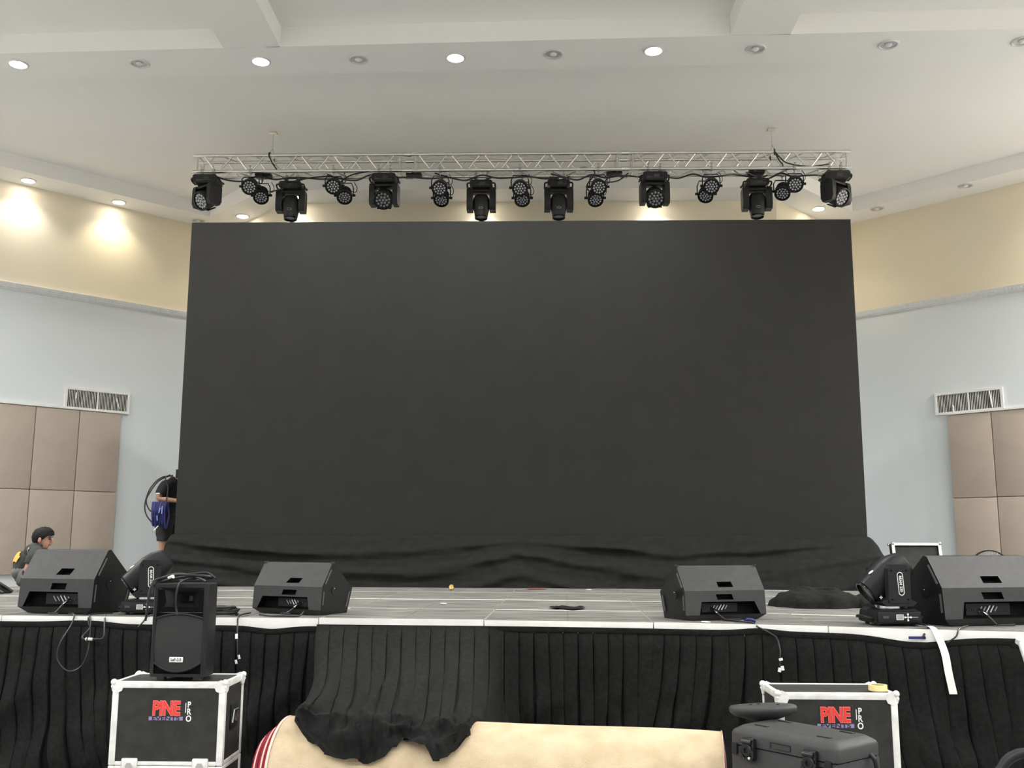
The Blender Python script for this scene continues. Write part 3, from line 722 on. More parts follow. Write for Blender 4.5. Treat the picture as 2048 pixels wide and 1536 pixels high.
parB = [(-3.60, 5.994), (-2.50, 5.987), (-1.225, 5.945), (-0.172, 5.939), (0.777, 5.934), (2.215, 5.979), (3.205, 6.007)]
pdir = [(0.15, 0), (0.12, 0), (-0.05, 0), (0.0, 0), (0.05, 0), (-0.25, 0), (-0.25, 0)]
for i in range(7):
    par_can(parF[i][0], TY, parF[i][1] + 0.02, (pdir[i][0] * 0.6, -0.80, -0.55), 'front-row led par can on the truss, %s of seven from left' % ordn[i], 1)
    par_can(parB[i][0], TY + TD, parB[i][1] + 0.02, (pdir[i][0], -0.60, -0.75), 'rear-row led par can lower on the truss, %s of seven from left' % ordn[i], 0)
# cables lying along and sagging under the truss
for k, (a, b) in enumerate(((-4.2, -2.6), (-2.7, -1.2), (-1.3, 0.3), (0.2, 1.6), (1.5, 2.9), (2.7, 3.9))):
    pts = []
    for i in range(9):
        u = i / 8; pts.append((a + (b - a) * u, TY + 0.05 + 0.13 * ((i * 37) % 5) / 5, TZB - 0.03 - 0.05 * abs(math.sin(u * PI * 2.5)) + rnd.uniform(-0.01, 0.01)))
    o = MB().tube(spline(pts, 6), 0.011, 7).obj('truss_cable', M_cable); tag(o, 'black cable sagging under the truss, %s stretch from left' % ordn[k], 'cable', 'cables along the truss')
for k, pts in enumerate(([(-2.66, TY + 0.12, TZB - 0.02), (-3.0, TY + 0.05, 6.16), (-3.25, TY + 0.0, 6.02), (-3.42, TY, 5.97)], [(0.52, TY + 0.02, TZB + 0.02), (0.66, TY, 6.27), (0.76, TY, 6.2), (0.66, TY + 0.1, 6.06), (0.72, TY + 0.1, 5.97)],
                         [(-2.05, TY - 0.01, TZB), (-2.35, TY, 6.2), (-2.5, TY + 0.02, 6.12), (-2.55, TY + 0.05, 6.05)], [(1.0, TY + 0.1, 6.22), (0.9, TY + 0.1, 6.12), (1.06, TY + 0.1, 6.13), (1.2, TY + 0.12, 6.24)],
                         [(3.05, TY - 0.03, TZT), (3.12, TY - 0.03, 6.38), (3.22, TY - 0.03, 6.30), (3.5, TY, TZB + 0.02), (3.75, TY, TZB + 0.05)])):
    o = MB().tube(spline(pts, 7), 0.009, 7).obj('fixture_lead', M_cable); tag(o, 'thin black lead looping between truss fixtures, %s from left' % ordn[[0, 2, 1, 3, 4][k]], 'cable', 'leads between the truss fixtures')
for x, lab in ((-1.58, 'black power box in the truss left of centre'), (1.02, 'black power box in the truss right of centre'), (-3.55, 'black power box in the truss near the left end'), (2.85, 'black power box in the truss near the right end')):
    o = MB().box((x, TY + 0.13, TZB - 0.0), (0.2, 0.12, 0.05), bev=0.006).obj('power_box', M_blk); tag(o, lab, 'power box', 'power boxes in the truss')
o = MB().box((0.0, 11.36, 5.338), (0.11, 0.05, 0.016), bev=0.003).obj('green_level', mat('green_plastic', (0.03, 0.35, 0.12), 0.5)); tag(o, 'small green strip on the top edge of the video wall', 'strip')

# ------------------------------------------------------------------ floor monitors (wedge speakers seen from behind)
def monitor(cx, cy, yaw, W, k, label, flip=1):
    t = thing('floor_monitor', label, 'speaker', (cx, cy, STZ + 0.002), yaw, 'wedge monitors on the stage edge')
    H, D = 0.36 * k, 0.37 * k
    # side profile (y depth, z)
    P = [(0.03 * k, 0), (0.0, 0.036 * k), (0.012 * k, 0.195 * k), (0.118 * k, H - 0.006), (0.145 * k, H), (D, 0.175 * k), (0.31 * k, 0.0)]
    hw = W / 2
    def frame(m, a, b, c, d, hole, depth, inward):
        """quad a,b,c,d (x left->right, bottom->top) with a rectangular or skewed recess; hole = 4 (u,v)"""
        A, B, Cc, Dd = Vector(a), Vector(b), Vector(c), Vector(d)
        def uv(u, v): return (A * (1 - u) + B * u) * (1 - v) + (Dd * (1 - u) + Cc * u) * v
        h = [uv(*q) for q in hole]; back = [q + Vector(inward) * depth for q in h]
        m.add([A, B, Cc, Dd] + h, [(0, 1, 5, 4), (1, 2, 6, 5), (2, 3, 7, 6), (3, 0, 4, 7)], 0)
        m.add(h + back, [(0, 1, 5, 4), (1, 2, 6, 5), (2, 3, 7, 6), (3, 0, 4, 7), (4, 5, 6, 7)], 1)
    m = MB()
    def q(i, x): return (x, P[i][0], P[i][1])
    f = flip
    sk = 0.02
    # chamfer below, bay strip, handle strip, upper panel
    m.add([q(0, -hw + 0.05 * k), q(0, hw - 0.05 * k), q(1, hw), q(1, -hw)], [(0, 1, 2, 3)])
    mid = tuple(a + (b - a) * 0.60 for a, b in zip(P[1], P[2]))
    def qm(x): return (x, mid[0], mid[1])
    # connector bay: trapezoid opening on lower strip
    bay0, bay1 = (0.07, 0.83) if f > 0 else (0.17, 0.93)
    frame(m, q(1, -hw), q(1, hw), qm(hw), qm(-hw), [(bay0, 0.0), (bay1, 0.0), (bay1 - 0.03, 0.90), (bay0 + 0.07, 0.90)] if f > 0 else [(bay0, 0.0), (bay1, 0.0), (bay1 - 0.07, 0.90), (bay0 + 0.03, 0.90)], 0.06, (0, 1, 0.05))
    hx = 0.52 if f > 0 else 0.50
    frame(m, qm(-hw), qm(hw), q(2, hw), q(2, -hw), [(hx - 0.10, 0.05), (hx + 0.10, 0.05), (hx + 0.10 + sk * f, 0.62), (hx - 0.10 + sk * f, 0.62)], 0.04, (0, 1, 0))
    frame(m, q(2, -hw), q(2, hw), q(3, hw), q(3, -hw), [(hx - 0.07, 0.14), (hx + 0.12, 0.14), (hx + 0.13 + sk * f, 0.36), (hx - 0.05 + sk * f, 0.36)], 0.05, (0, 0.8, -0.6))
    m.add([q(3, -hw), q(3, hw), q(4, hw), q(4, -hw)], [(0, 1, 2, 3)])
    m.add([q(5, -hw), q(5, hw), q(6, hw), q(6, -hw)], [(0, 1, 2, 3)])
    m.add([q(6, -hw), q(6, hw), q(0, hw - 0.05 * k), q(0, -hw + 0.05 * k)], [(0, 1, 2, 3)])
    for s in (-1, 1):
        pts = [(s * (hw - (0.05 * k if i == 0 else 0)), P[i][0], P[i][1]) for i in range(7)]
        m.add(pts, [tuple(range(7)) if s > 0 else tuple(range(7))[::-1]], 2)
    m.obj('cabinet', [M_mon, M_hole, M_blk], t, 20)
    # grille facing the performers
    MB().add([(-hw + 0.01, P[4][0] + 0.004, P[4][1] + 0.001), (hw - 0.01, P[4][0] + 0.004, P[4][1] + 0.001), (hw - 0.01, P[5][0] + 0.002, P[5][1] + 0.004), (-hw + 0.01, P[5][0] + 0.002, P[5][1] + 0.004)], [(0, 1, 2, 3)]).obj('grille', M_grille, t)
    # rim lips at the top corners
    for s in (-1, 1):
        if k < 1.1: MB().box((s * (hw - 0.004), P[3][0] + 0.01, H + 0.001), (0.012, 0.04, 0.01)).obj('corner_lip', M_mon, t)
        # rubber strips and pole socket on the end caps
        for (i, a, b) in ((2, 0.15, 0.85), (1, 0.1, 0.8), (5, 0.15, 0.85)):
            j = i + 1; p0 = Vector((s * hw, *P[i])); p1 = Vector((s * hw, *P[j])); cen = Vector((s * hw, 0.16 * k, 0.17 * k))
            c0 = p0.lerp(p1, a); c1 = p0.lerp(p1, b); c0 = c0.lerp(cen, 0.13); c1 = c1.lerp(cen, 0.13)
            MB().tube([c0, c1], 0.0075, 6).obj('rubber_strip', M_rubber, t)
        mm = MB(); mm.cyl((s * (hw - 0.002), 0.15 * k, 0.165 * k), (s * (hw + 0.004), 0.15 * k, 0.165 * k), 0.030 * k, n=20); mm.obj('pole_socket', M_blk, t)
        MB().cyl((s * (hw + 0.003), 0.15 * k, 0.18 * k), (s * (hw + 0.007), 0.15 * k, 0.18 * k), 0.0055 if s * f < 0 else 0.003, n=8).obj('socket_cap', M_white, t)
    # connector panel with printed slanted marks
    y0 = P[1][0] + 0.058; zc = (P[1][1] + mid[1]) / 2 - 0.004
    xc = (bay0 + bay1) / 2 * W - hw + 0.05 * f
    MB().box((xc, y0 - 0.002, zc), (W * 0.44, 0.004, 0.06 * k)).obj('connector_panel', M_blk, t)
    for i in range(5):
        b = MB().box((xc + (i - 2) * 0.024 * k, y0 - 0.006, zc + 0.002), (0.006, 0.003, (0.036, 0.03, 0.042, 0.042, 0.03)[i] * k), rot=Matrix.Rotation(-0.6 * f, 3, 'Y')); b.obj('printed_mark', M_white if i in (2, 3) else M_greyprint, t, 0)
    for i in range(4):
        MB().cyl((xc + 0.09 * f * k + i * 0.016 * f, y0 - 0.012, zc), (xc + 0.09 * f * k + i * 0.016 * f, y0, zc), 0.006, n=10).obj('knob', M_blk2, t)
    # plugged lead
    MB().tube(spline([(xc + 0.06 * f, y0 - 0.004, zc - 0.005), (xc + 0.05 * f, y0 - 0.05, zc - 0.03), (xc + 0.02 * f, y0 - 0.09, 0.012), (xc - 0.02, y0 - 0.11, 0.008), (xc + 0.08, y0 - 0.13, 0.008)], 6), 0.006, 7).obj('plugged_lead', M_cable, t)
    MB().cyl((xc + 0.062 * f, y0 - 0.006, zc - 0.002), (xc + 0.048 * f, y0 - 0.055, zc - 0.033), 0.010, n=10).obj('plug', M_chrome, t)
    return t
monitor(-3.353, 6.90, math.radians(-13), 0.60, 1.22, 'large wedge monitor at the left of the stage beside the crouching man', 1)
monitor(-1.747, 6.967, math.radians(-25), 0.60, 0.98, 'smaller wedge monitor standing right of the loudspeaker, left half of stage', 1)
monitor(1.252, 6.62, math.radians(20), 0.60, 0.97, 'smaller wedge monitor right of centre stage', -1)
monitor(2.856, 6.30, math.radians(16), 0.74, 1.18, 'large wedge monitor at the right picture edge', -1)

# ------------------------------------------------------------------ beam lights standing on the stage
def beam_stand(cx, cy, yaw, label, pan):
    t = thing('standing_beam_light', label, 'stage light', (cx, cy, STZ + 0.002), yaw, 'beam lights standing on the stage')
    wd, dp = 0.30, 0.24
    for sx in (-1, 1):
        for sy in (-1, 1): MB().cyl((sx * 0.11, sy * 0.08, 0), (sx * 0.11, sy * 0.08, 0.014), 0.014, n=10).obj('rubber_foot', M_blk, t)
    m = MB(); m.prism([(-wd / 2, 0.02), (-wd / 2 + 0.015, 0.012), (wd / 2 - 0.015, 0.012), (wd / 2, 0.02), (wd / 2 - 0.012, 0.085), (wd / 2 - 0.04, 0.1), (-wd / 2 + 0.04, 0.1), (-wd / 2 + 0.012, 0.085)], -dp / 2, dp / 2, 'y'); m.obj('base', M_blk, t, 30)
    MB().box((0, -dp / 2 - 0.006, 0.052), (wd * 0.92, 0.02, 0.066), bev=0.008).obj('control_panel', M_blk, t)
    yp = -dp / 2 - 0.017
    m = MB()
    for s in ((0.026, 0), (-0.026, 0)): pass
    for (x0, x1, z0, z1) in ((-0.022, 0.024, 0.066, 0.069), (-0.022, 0.024, 0.036, 0.039), (-0.022, -0.019, 0.036, 0.069), (0.021, 0.024, 0.036, 0.069)): m.b2((x0, yp - 0.001, z0), (x1, yp, z1))
    m.obj('display_frame', M_white, t, 0)
    MB().b2((-0.019, yp - 0.001, 0.039), (0.021, yp, 0.066)).obj('display', M_greyprint, t, 0)
    m = MB(); m.box((0.052, yp, 0.052), (0.036, 0.003, 0.005)); m.box((0.052, yp, 0.052), (0.005, 0.003, 0.036))
    for dx, dz in ((0.018, 0), (-0.018, 0), (0, 0.018), (0, -0.018)): m.cyl((0.052 + dx, yp + 0.001, 0.052 + dz), (0.052 + dx, yp - 0.002, 0.052 + dz), 0.006, n=10)
    m.obj('button_cross', M_white, t, 0)
    MB().b2((0.076, yp - 0.001, 0.050), (0.116, yp, 0.054)).obj('printed_mark', M_greyprint, t, 0)
    MB().b2((-0.105, yp - 0.001, 0.045), (-0.07, yp, 0.06)).obj('printed_mark', M_rubber, t, 0)
    for sx in (-1, 1):
        MB().tube(spline([(sx * (wd / 2 - 0.02), -0.08, 0.04), (sx * (wd / 2 + 0.025), -0.08, 0.045), (sx * (wd / 2 + 0.03), 0, 0.05), (sx * (wd / 2 + 0.025), 0.08, 0.045), (sx * (wd / 2 - 0.02), 0.08, 0.04)], 4), 0.010, 8).obj('carry_handle', M_blk, t)
    MB().cyl((0, 0, 0.098), (0, 0, 0.12), 0.085, n=24).obj('turntable', M_chrome, t)
    PN = Matrix.Rotation(pan, 4, 'Z')
    # yoke turned side-on so that one arm faces the hall
    m = MB(); m.prism([(-0.085, 0.118), (0.085, 0.118), (0.11, 0.14), (0.07, 0.165), (-0.07, 0.165), (-0.11, 0.14)], -0.15, 0.15, 'y'); m.xf(PN).obj('yoke_bar', M_blk, t, 30)
    for s in (-1, 1):
        m = MB(); m.prism([(-0.07, 0.14), (0.07, 0.14), (0.072, 0.34), (0.05, 0.372), (-0.05, 0.372), (-0.068, 0.345)], s * 0.13 - 0.026, s * 0.13 + 0.026, 'y'); m.xf(PN).obj('yoke_arm', M_blk, t, 30)
        m = MB()
        for a, b in ((-0.05, 0.16), (0.05, 0.16), (-0.048, 0.335), (0.048, 0.335)): m.cyl((a, s * 0.156, b), (a, s * 0.159, b), 0.006, n=8)
        m.xf(PN).obj('screw', M_hole, t)
    # head: axis lies in the vertical plane parallel to the front
    d = Vector((-0.80, 0, -0.60)); y = Vector((0, 1, 0)); x = y.cross(d)
    M = PN @ Matrix.Translation((0, 0, 0.30)) @ Matrix((x, y, d)).transposed().to_4x4(); beam_head(t, M, 0.092, 0.145, 0.175)
    # lettered oval badge on the arm, reading upwards
    Mb = PN @ Matrix.Translation((0.008, -0.1575, 0.255)) @ Matrix.Rotation(math.radians(-3), 4, 'Y') @ Matrix.Rotation(PI / 2, 4, 'X') @ Matrix.Rotation(-PI / 2, 4, 'Z')
    n_ = 28; pts = []
    for i in range(n_):
        a = 2 * PI * i / n_; pts.append(Mb @ Vector((0.052 * (1 if math.cos(a) > 0 else -1) + 0.017 * math.cos(a), 0.017 * math.sin(a), 0)))
    m = MB(); m.tube(pts, 0.0024, 5, closed=True); m.obj('badge', M_white, t)
    text_mb('BEAM 230', 0.023, 0.0005, 0.0006).xf(Mb).obj('badge_lettering', M_white, t, 0)
    m = MB(); m.box((-0.095, -0.10, 0.17), (0.02, 0.003, 0.006)); m.box((-0.095, -0.10, 0.17), (0.006, 0.003, 0.02)); m.xf(PN).obj('printed_mark', M_white, t, 0)
    MB().sphere(M @ Vector((0.090, -0.035, 0.085)), (0.006, 0.014, 0.020), 10, 6, M=M.to_3x3()).obj('logo_dot', M_white, t)
    MB().sphere(M @ Vector((-0.076, -0.03, 0.172)), (0.008, 0.010, 0.010), 10, 6, M=M.to_3x3()).obj('latch', M_white, t)
    return t
beam_stand(2.22, 6.36, math.radians(6), 'beam light with lettered oval badge on the right half of the stage', 0)
beam_stand(-2.72, 6.98, math.radians(-4), 'beam light with lettered oval badge behind the loudspeaker on the left', 0.42)

# ------------------------------------------------------------------ flight cases
def logo(t, cx, y, zc, wid):
    """PINE EVENTS | PRO, painted on the case front"""
    def put(mb, x, z, name, mt, yy, sx=1.0, sz=1.0):
        M = Matrix.Translation((x, yy, z)) @ Matrix.Rotation(PI / 2, 4, 'X') @ Matrix.Diagonal((sx, sz, 1, 1)); return mb.xf(M).obj(name, mt, t, 0)
    k = wid / 0.20
    put(text_mb('PINE', 0.098 * k, 0.0056 * k, 0.0004), cx, zc + 0.012 * k, 'logo_outline', M_redrim, y - 0.0010, 0.74, 1.0)
    put(text_mb('PINE', 0.098 * k, 0.0032 * k, 0.0004), cx, zc + 0.012 * k, 'logo_lettering', M_red, y - 0.0020, 0.74, 1.0)
    MB().box((cx, y - 0.0008, zc - 0.037 * k), (0.182 * k, 0.0008, 0.019 * k)).obj('logo_stripe', M_purple, t, 0)
    put(text_mb('EVENTS', 0.030 * k, 0.0007 * k, 0.0004), cx, zc - 0.037 * k, 'logo_lettering', M_caseface, y - 0.0020, 1.45, 0.85)
    MB().box((cx + 0.104 * k, y - 0.0012, zc + 0.018 * k), (0.004 * k, 0.0008, 0.05 * k)).obj('logo_bar', M_white, t, 0)
    for i, ch in enumerate('PRO'):
        put(text_mb(ch, 0.043 * k, 0.0012 * k, 0.0004), cx + 0.122 * k, zc + (0.033 - 0.0355 * i) * k, 'logo_lettering', M_white, y - 0.0016, 0.85)
def flight_case(x0, x1, y0, y1, ztop, label, lx, lz, lw, zsplit):
    cx, cy = (x0 + x1) / 2, (y0 + y1) / 2; W, D = x1 - x0, y1 - y0
    t = thing('flight_case', label, 'flight case', (cx, cy, 0), 0, 'logo flight cases before the stage')
    zb = 0.12; e = 0.034; hw, hd = W / 2, D / 2
    MB().b2((-hw + 0.004, -hd + 0.004, zb + 0.004), (hw - 0.004, hd - 0.004, zsplit - 0.006)).obj('body', M_caseface, t, 0)
    MB().b2((-hw + 0.004, -hd + 0.004, zsplit + 0.006), (hw - 0.004, hd - 0.004, ztop - 0.004)).obj('lid', M_caseface, t, 0)
    def edge(lo, hi): MB().b2(lo, hi, bev=0.004).obj('aluminium_edge', M_casealu, t)
    for sx in (-1, 1):
        for sy in (-1, 1):
            xa, xb = sorted((sx * hw, sx * (hw - e))); ya, yb = sorted((sy * hd, sy * (hd - e)))
            edge((xa, ya, zb), (xb, yb, zsplit - 0.002)); edge((xa, ya, zsplit + 0.002), (xb, yb, ztop))
    for z0, z1 in ((zb, zb + e), (zsplit - 0.022, zsplit - 0.001), (zsplit + 0.001, zsplit + 0.022), (ztop - e, ztop)):
        for s in (-1, 1):
            ya, yb = sorted((s * hd, s * (hd - 0.006 if ztop - z1 > 1e-6 else hd - e * 0.7))); edge((-hw + e, ya, z0), (hw - e, yb, z1))
            xa, xb = sorted((s * hw, s * (hw - 0.006 if ztop - z1 > 1e-6 else hw - e * 0.7))); edge((xa, -hd + e, z0), (xb, hd - e, z1))
    for sx in (-1, 1):
        for sy in (-1, 1):
            for z, sz in ((ztop, 1), (zb, -1)):
                m = MB(); c = Vector((sx * (hw - 0.004), sy * (hd - 0.004), z - sz * 0.004)); m.sphere(c, 0.017, 12, 8)
                m.cyl((sx * (hw - 0.025), sy * (hd + 0.003), z - sz * 0.025), (sx * (hw - 0.025), sy * (hd - 0.004), z - sz * 0.025), 0.034, n=8)
                m.cyl((sx * (hw + 0.003), sy * (hd - 0.025), z - sz * 0.025), (sx * (hw - 0.004), sy * (hd - 0.025), z - sz * 0.025), 0.034, n=8)
                m.obj('ball_corner', M_casealu, t, 30)
    for sx in (-1, 1):
        # butterfly latches on the front, recessed handles on the ends
        m = MB(); m.box((sx * W * 0.31, -hd - 0.003, zsplit + 0.004), (0.085, 0.01, 0.07), bev=0.008); m.obj('latch_plate', M_casealu, t)
        MB().cyl((sx * W * 0.31, -hd - 0.016, zsplit), (sx * W * 0.31, -hd - 0.006, zsplit), 0.02, n=6).obj('latch', M_chrome, t)
        m = MB(); m.box((sx * (hw + 0.001), 0, 0.60), (0.006, 0.11, 0.13), bev=0.002); m.obj('handle_dish', M_blk, t)
        MB().tube([(sx * (hw + 0.006), -0.035, 0.57), (sx * (hw + 0.012), -0.035, 0.635), (sx * (hw + 0.012), 0.035, 0.635), (sx * (hw + 0.006), 0.035, 0.57)], 0.006, 6).obj('handle', M_chrome, t)
        for sy in (-1, 1):
            MB().cyl((sx * (hw - 0.08) - 0.015, sy * (hd - 0.07), 0.045), (sx * (hw - 0.08) + 0.015, sy * (hd - 0.07), 0.045), 0.045, n=18).obj('castor_wheel', M_rubber, t)
            MB().box((sx * (hw - 0.08), sy * (hd - 0.07), 0.09), (0.05, 0.06, 0.065)).obj('castor_fork', M_steel, t, 0)
    logo(t, lx - cx, -hd + 0.0035, lz, lw)
    return t
flight_case(-2.255, -1.650, 5.36, 5.70, 0.80, 'black logo flight case carrying the loudspeaker', -1.962, 0.648, 0.20, 0.372)
flight_case(1.207, 1.803, 5.12, 5.46, 0.80, 'black logo flight case behind the grey plastic case', 1.492, 0.678, 0.20, 0.372)
o = thing('tape_roll', 'pale yellow tape roll lying on the right flight case', 'tape', (1.735, 5.20, 0.802))
MB().lathe([(0.036, 0), (0.046, 0), (0.046, 0.028), (0.036, 0.028), (0.036, 0)], 28).obj('tape', M_tape, o, 30)
MB().lathe([(0.033, 0.001), (0.036, 0.001), (0.036, 0.027), (0.033, 0.027), (0.033, 0.001)], 28).obj('core', M_carpet, o, 30)

# ------------------------------------------------------------------ loudspeaker on the left case
def loudspeaker():
    t = thing('loudspeaker', 'black moulded loudspeaker standing on the left flight case', 'speaker', (-1.922, 5.375, 0.802), math.radians(-2))
    W, H, D = 0.305, 0.505, 0.27
    zb = 0.02
    def hwz(z): return W / 2 - 0.004 * (z / H)
    # cabinet: sides taper to the rear
    m = MB(); P = [(-W / 2, 0.012), (-W / 2 + 0.01, 0.0), (W / 2 - 0.01, 0.0), (W / 2, 0.012), (W / 2 - 0.006, 0.15), (W / 2 - 0.06, D), (-W / 2 + 0.06, D), (-W / 2 + 0.006, 0.15)]
    # open front: build shell with frame
    n_ = len(P); m.add([(x, y, zb) for x, y in P] + [(x, y, H) for x, y in P], [(i, (i + 1) % n_, n_ + (i + 1) % n_, n_ + i) for i in range(n_) if i != 1] + [tuple(range(n_)), tuple(range(n_, 2 * n_))])
    # front frame: outer rectangle with horn opening and grille opening
    hw = W / 2 - 0.01
    def fr(lo, hi): m.b2((lo[0], 0.0, lo[1]), (hi[0], 0.016, hi[1]))
    fr((-hw, zb), (-hw + 0.014, H)); fr((hw - 0.014, zb), (hw, H)); fr((-hw + 0.014, H - 0.016), (hw - 0.014, H)); fr((-hw + 0.014, zb), (hw - 0.014, zb + 0.016))
    m.obj('cabinet', M_blk, t, 30)
    # horn: four flared faces running back to a throat
    z0, z1 = 0.335, H - 0.016; a = hw - 0.014
    th = 0.010; yz = 0.15; zc = (z0 + z1) / 2 + 0.012
    m = MB()
    def flare(c0, c1, t0, t1):
        def fn(u, v):
            p = Vector(c0).lerp(Vector(c1), u); q_ = Vector(t0).lerp(Vector(t1), u); k = v ** 0.75
            r = p.lerp(q_, v); r.y = p.y + (q_.y - p.y) * (v ** 1.5); return r
        m.grid(fn, 8, 8)
    c = [(-a, 0.012, z0 + 0.02), (a, 0.012, z0 + 0.02), (a, 0.012, z1), (-a, 0.012, z1)]
    tt = [(-th, yz, zc - 0.014), (th, yz, zc - 0.014), (th, yz, zc + 0.014), (-th, yz, zc + 0.014)]
    for i in range(4): flare(c[i], c[(i + 1) % 4], tt[i], tt[(i + 1) % 4])
    m.add(tt, [(0, 1, 2, 3)]); m.obj('horn', mat('horn_plastic', (0.022, 0.022, 0.023), 0.38), t, 50)
    # side slots of the horn
    for s in (-1, 1):
        MB().add([(s * (a - 0.002), 0.010, z1 - 0.012), (s * (a - 0.032), 0.016, z1 - 0.012), (s * (a - 0.044), 0.018, (z0 + z1) / 2), (s * (a - 0.022), 0.014, z0 + 0.03), (s * (a - 0.002), 0.010, z0 + 0.02)], [(0, 1, 2, 3, 4)]).obj('horn_slot', M_hole, t, 0)
    # curved grille: top edge arched, bottom edge bowed
    def gf(u, v):
        x = -a + 2 * a * u; q_ = 1 - (2 * u - 1) ** 2
        zt = 0.325 + 0.024 * q_; zl = 0.095 - 0.045 * q_
        return (x, 0.004 - 0.016 * q_ - 0.004 * math.sin(v * PI), zl + (zt - zl) * v)
    m = MB(); m.grid(gf, 24, 16); m.obj('grille', M_grille, t, 60)
    for vv in (0, 1): MB().tube([gf(u / 24, vv) for u in range(25)], 0.0065, 8).obj('grille_rim', M_blk, t)
    MB().b2((-a, 0.014, zb + 0.014), (a, 0.02, z0 + 0.05)).obj('woofer_baffle', M_hole, t, 0)
    for sx in (-1, 1):
        MB().b2((sx * 0.1 - 0.02, 0.03, 0), (sx * 0.1 + 0.02, 0.07, zb)).obj('foot', M_rubber, t); MB().b2((sx * 0.07 - 0.02, 0.2, 0), (sx * 0.07 + 0.02, 0.24, zb)).obj('foot', M_rubber, t)
    MB().box((0.0, -0.0155, 0.112), (0.075, 0.006, 0.028), bev=0.004).obj('badge', M_white, t)
    text_mb('LaF-3.0', 0.022, 0.0003, 0.0004).xf(Matrix.Translation((0, -0.0192, 0.112)) @ Matrix.Rotation(PI / 2, 4, 'X') @ Matrix.Diagonal((0.9, 1, 1, 1))).obj('badge_lettering', M_blk, t, 0)
    return t
loudspeaker()
# tangled cables on top of the loudspeaker
SX, SY, SZ = -1.925, 5.37, 1.315
cab = [
 [(-0.16, 0.0, -0.06), (-0.15, 0.03, 0.0), (-0.10, 0.08, 0.03), (0.02, 0.14, 0.045), (0.10, 0.13, 0.05), (0.16, 0.10, 0.02)],
 [(-0.13, 0.04, 0.004), (-0.02, 0.05, 0.03), (0.09, 0.08, 0.03), (0.12, 0.17, 0.02), (0.0, 0.2, 0.022), (-0.10, 0.15, 0.02)],
 [(-0.12, 0.12, 0.01), (-0.02, 0.16, 0.035), (0.08, 0.2, 0.03), (0.09, 0.10, 0.012), (-0.03, 0.06, 0.012)],
 [(-0.14, 0.16, 0.01), (-0.06, 0.08, 0.04), (0.05, 0.05, 0.04), (0.13, 0.10, 0.03), (0.10, 0.20, 0.03), (-0.04, 0.22, 0.03), (-0.13, 0.13, 0.015)],
 [(0.13, 0.03, 0.008), (0.06, 0.06, 0.03), (-0.05, 0.12, 0.045), (-0.12, 0.09, 0.03), (-0.14, 0.02, 0.01)],
 [(0.06, 0.10, 0.02), (0.03, 0.04, 0.022), (0.0, -0.01, 0.0), (-0.012, -0.02, -0.06), (-0.014, -0.004, -0.13), (-0.004, -0.008, -0.17)],
 [(-0.10, 0.06, 0.03), (-0.15, 0.01, 0.01), (-0.165, -0.01, -0.06), (-0.17, -0.01, -0.14), (-0.18, 0.0, -0.20)],
]
for k, pts in enumerate(cab):
    o = MB().tube(spline([(SX + x, SY + y, SZ + z) for x, y, z in pts], 8), 0.0065, 7).obj('speaker_cable', M_cable)
    tag(o, ['black cable arching over the loudspeaker top', 'black cable looped on the loudspeaker top', 'black cable curled at the back of the loudspeaker top', 'black cable circling the whole loudspeaker top', 'black cable crossing the loudspeaker top from front to back', 'black cable hanging down into the loudspeaker horn', 'black cable hanging down the left side of the loudspeaker'][k], 'cable', 'cables on the loudspeaker')
o = MB().cyl((SX - 0.075, SY + 0.03, SZ + 0.024), (SX - 0.05, SY + 0.02, SZ + 0.034), 0.011, n=10).obj('cable_plug', M_chrome); tag(o, 'silver plug among the cables on the loudspeaker', 'plug')

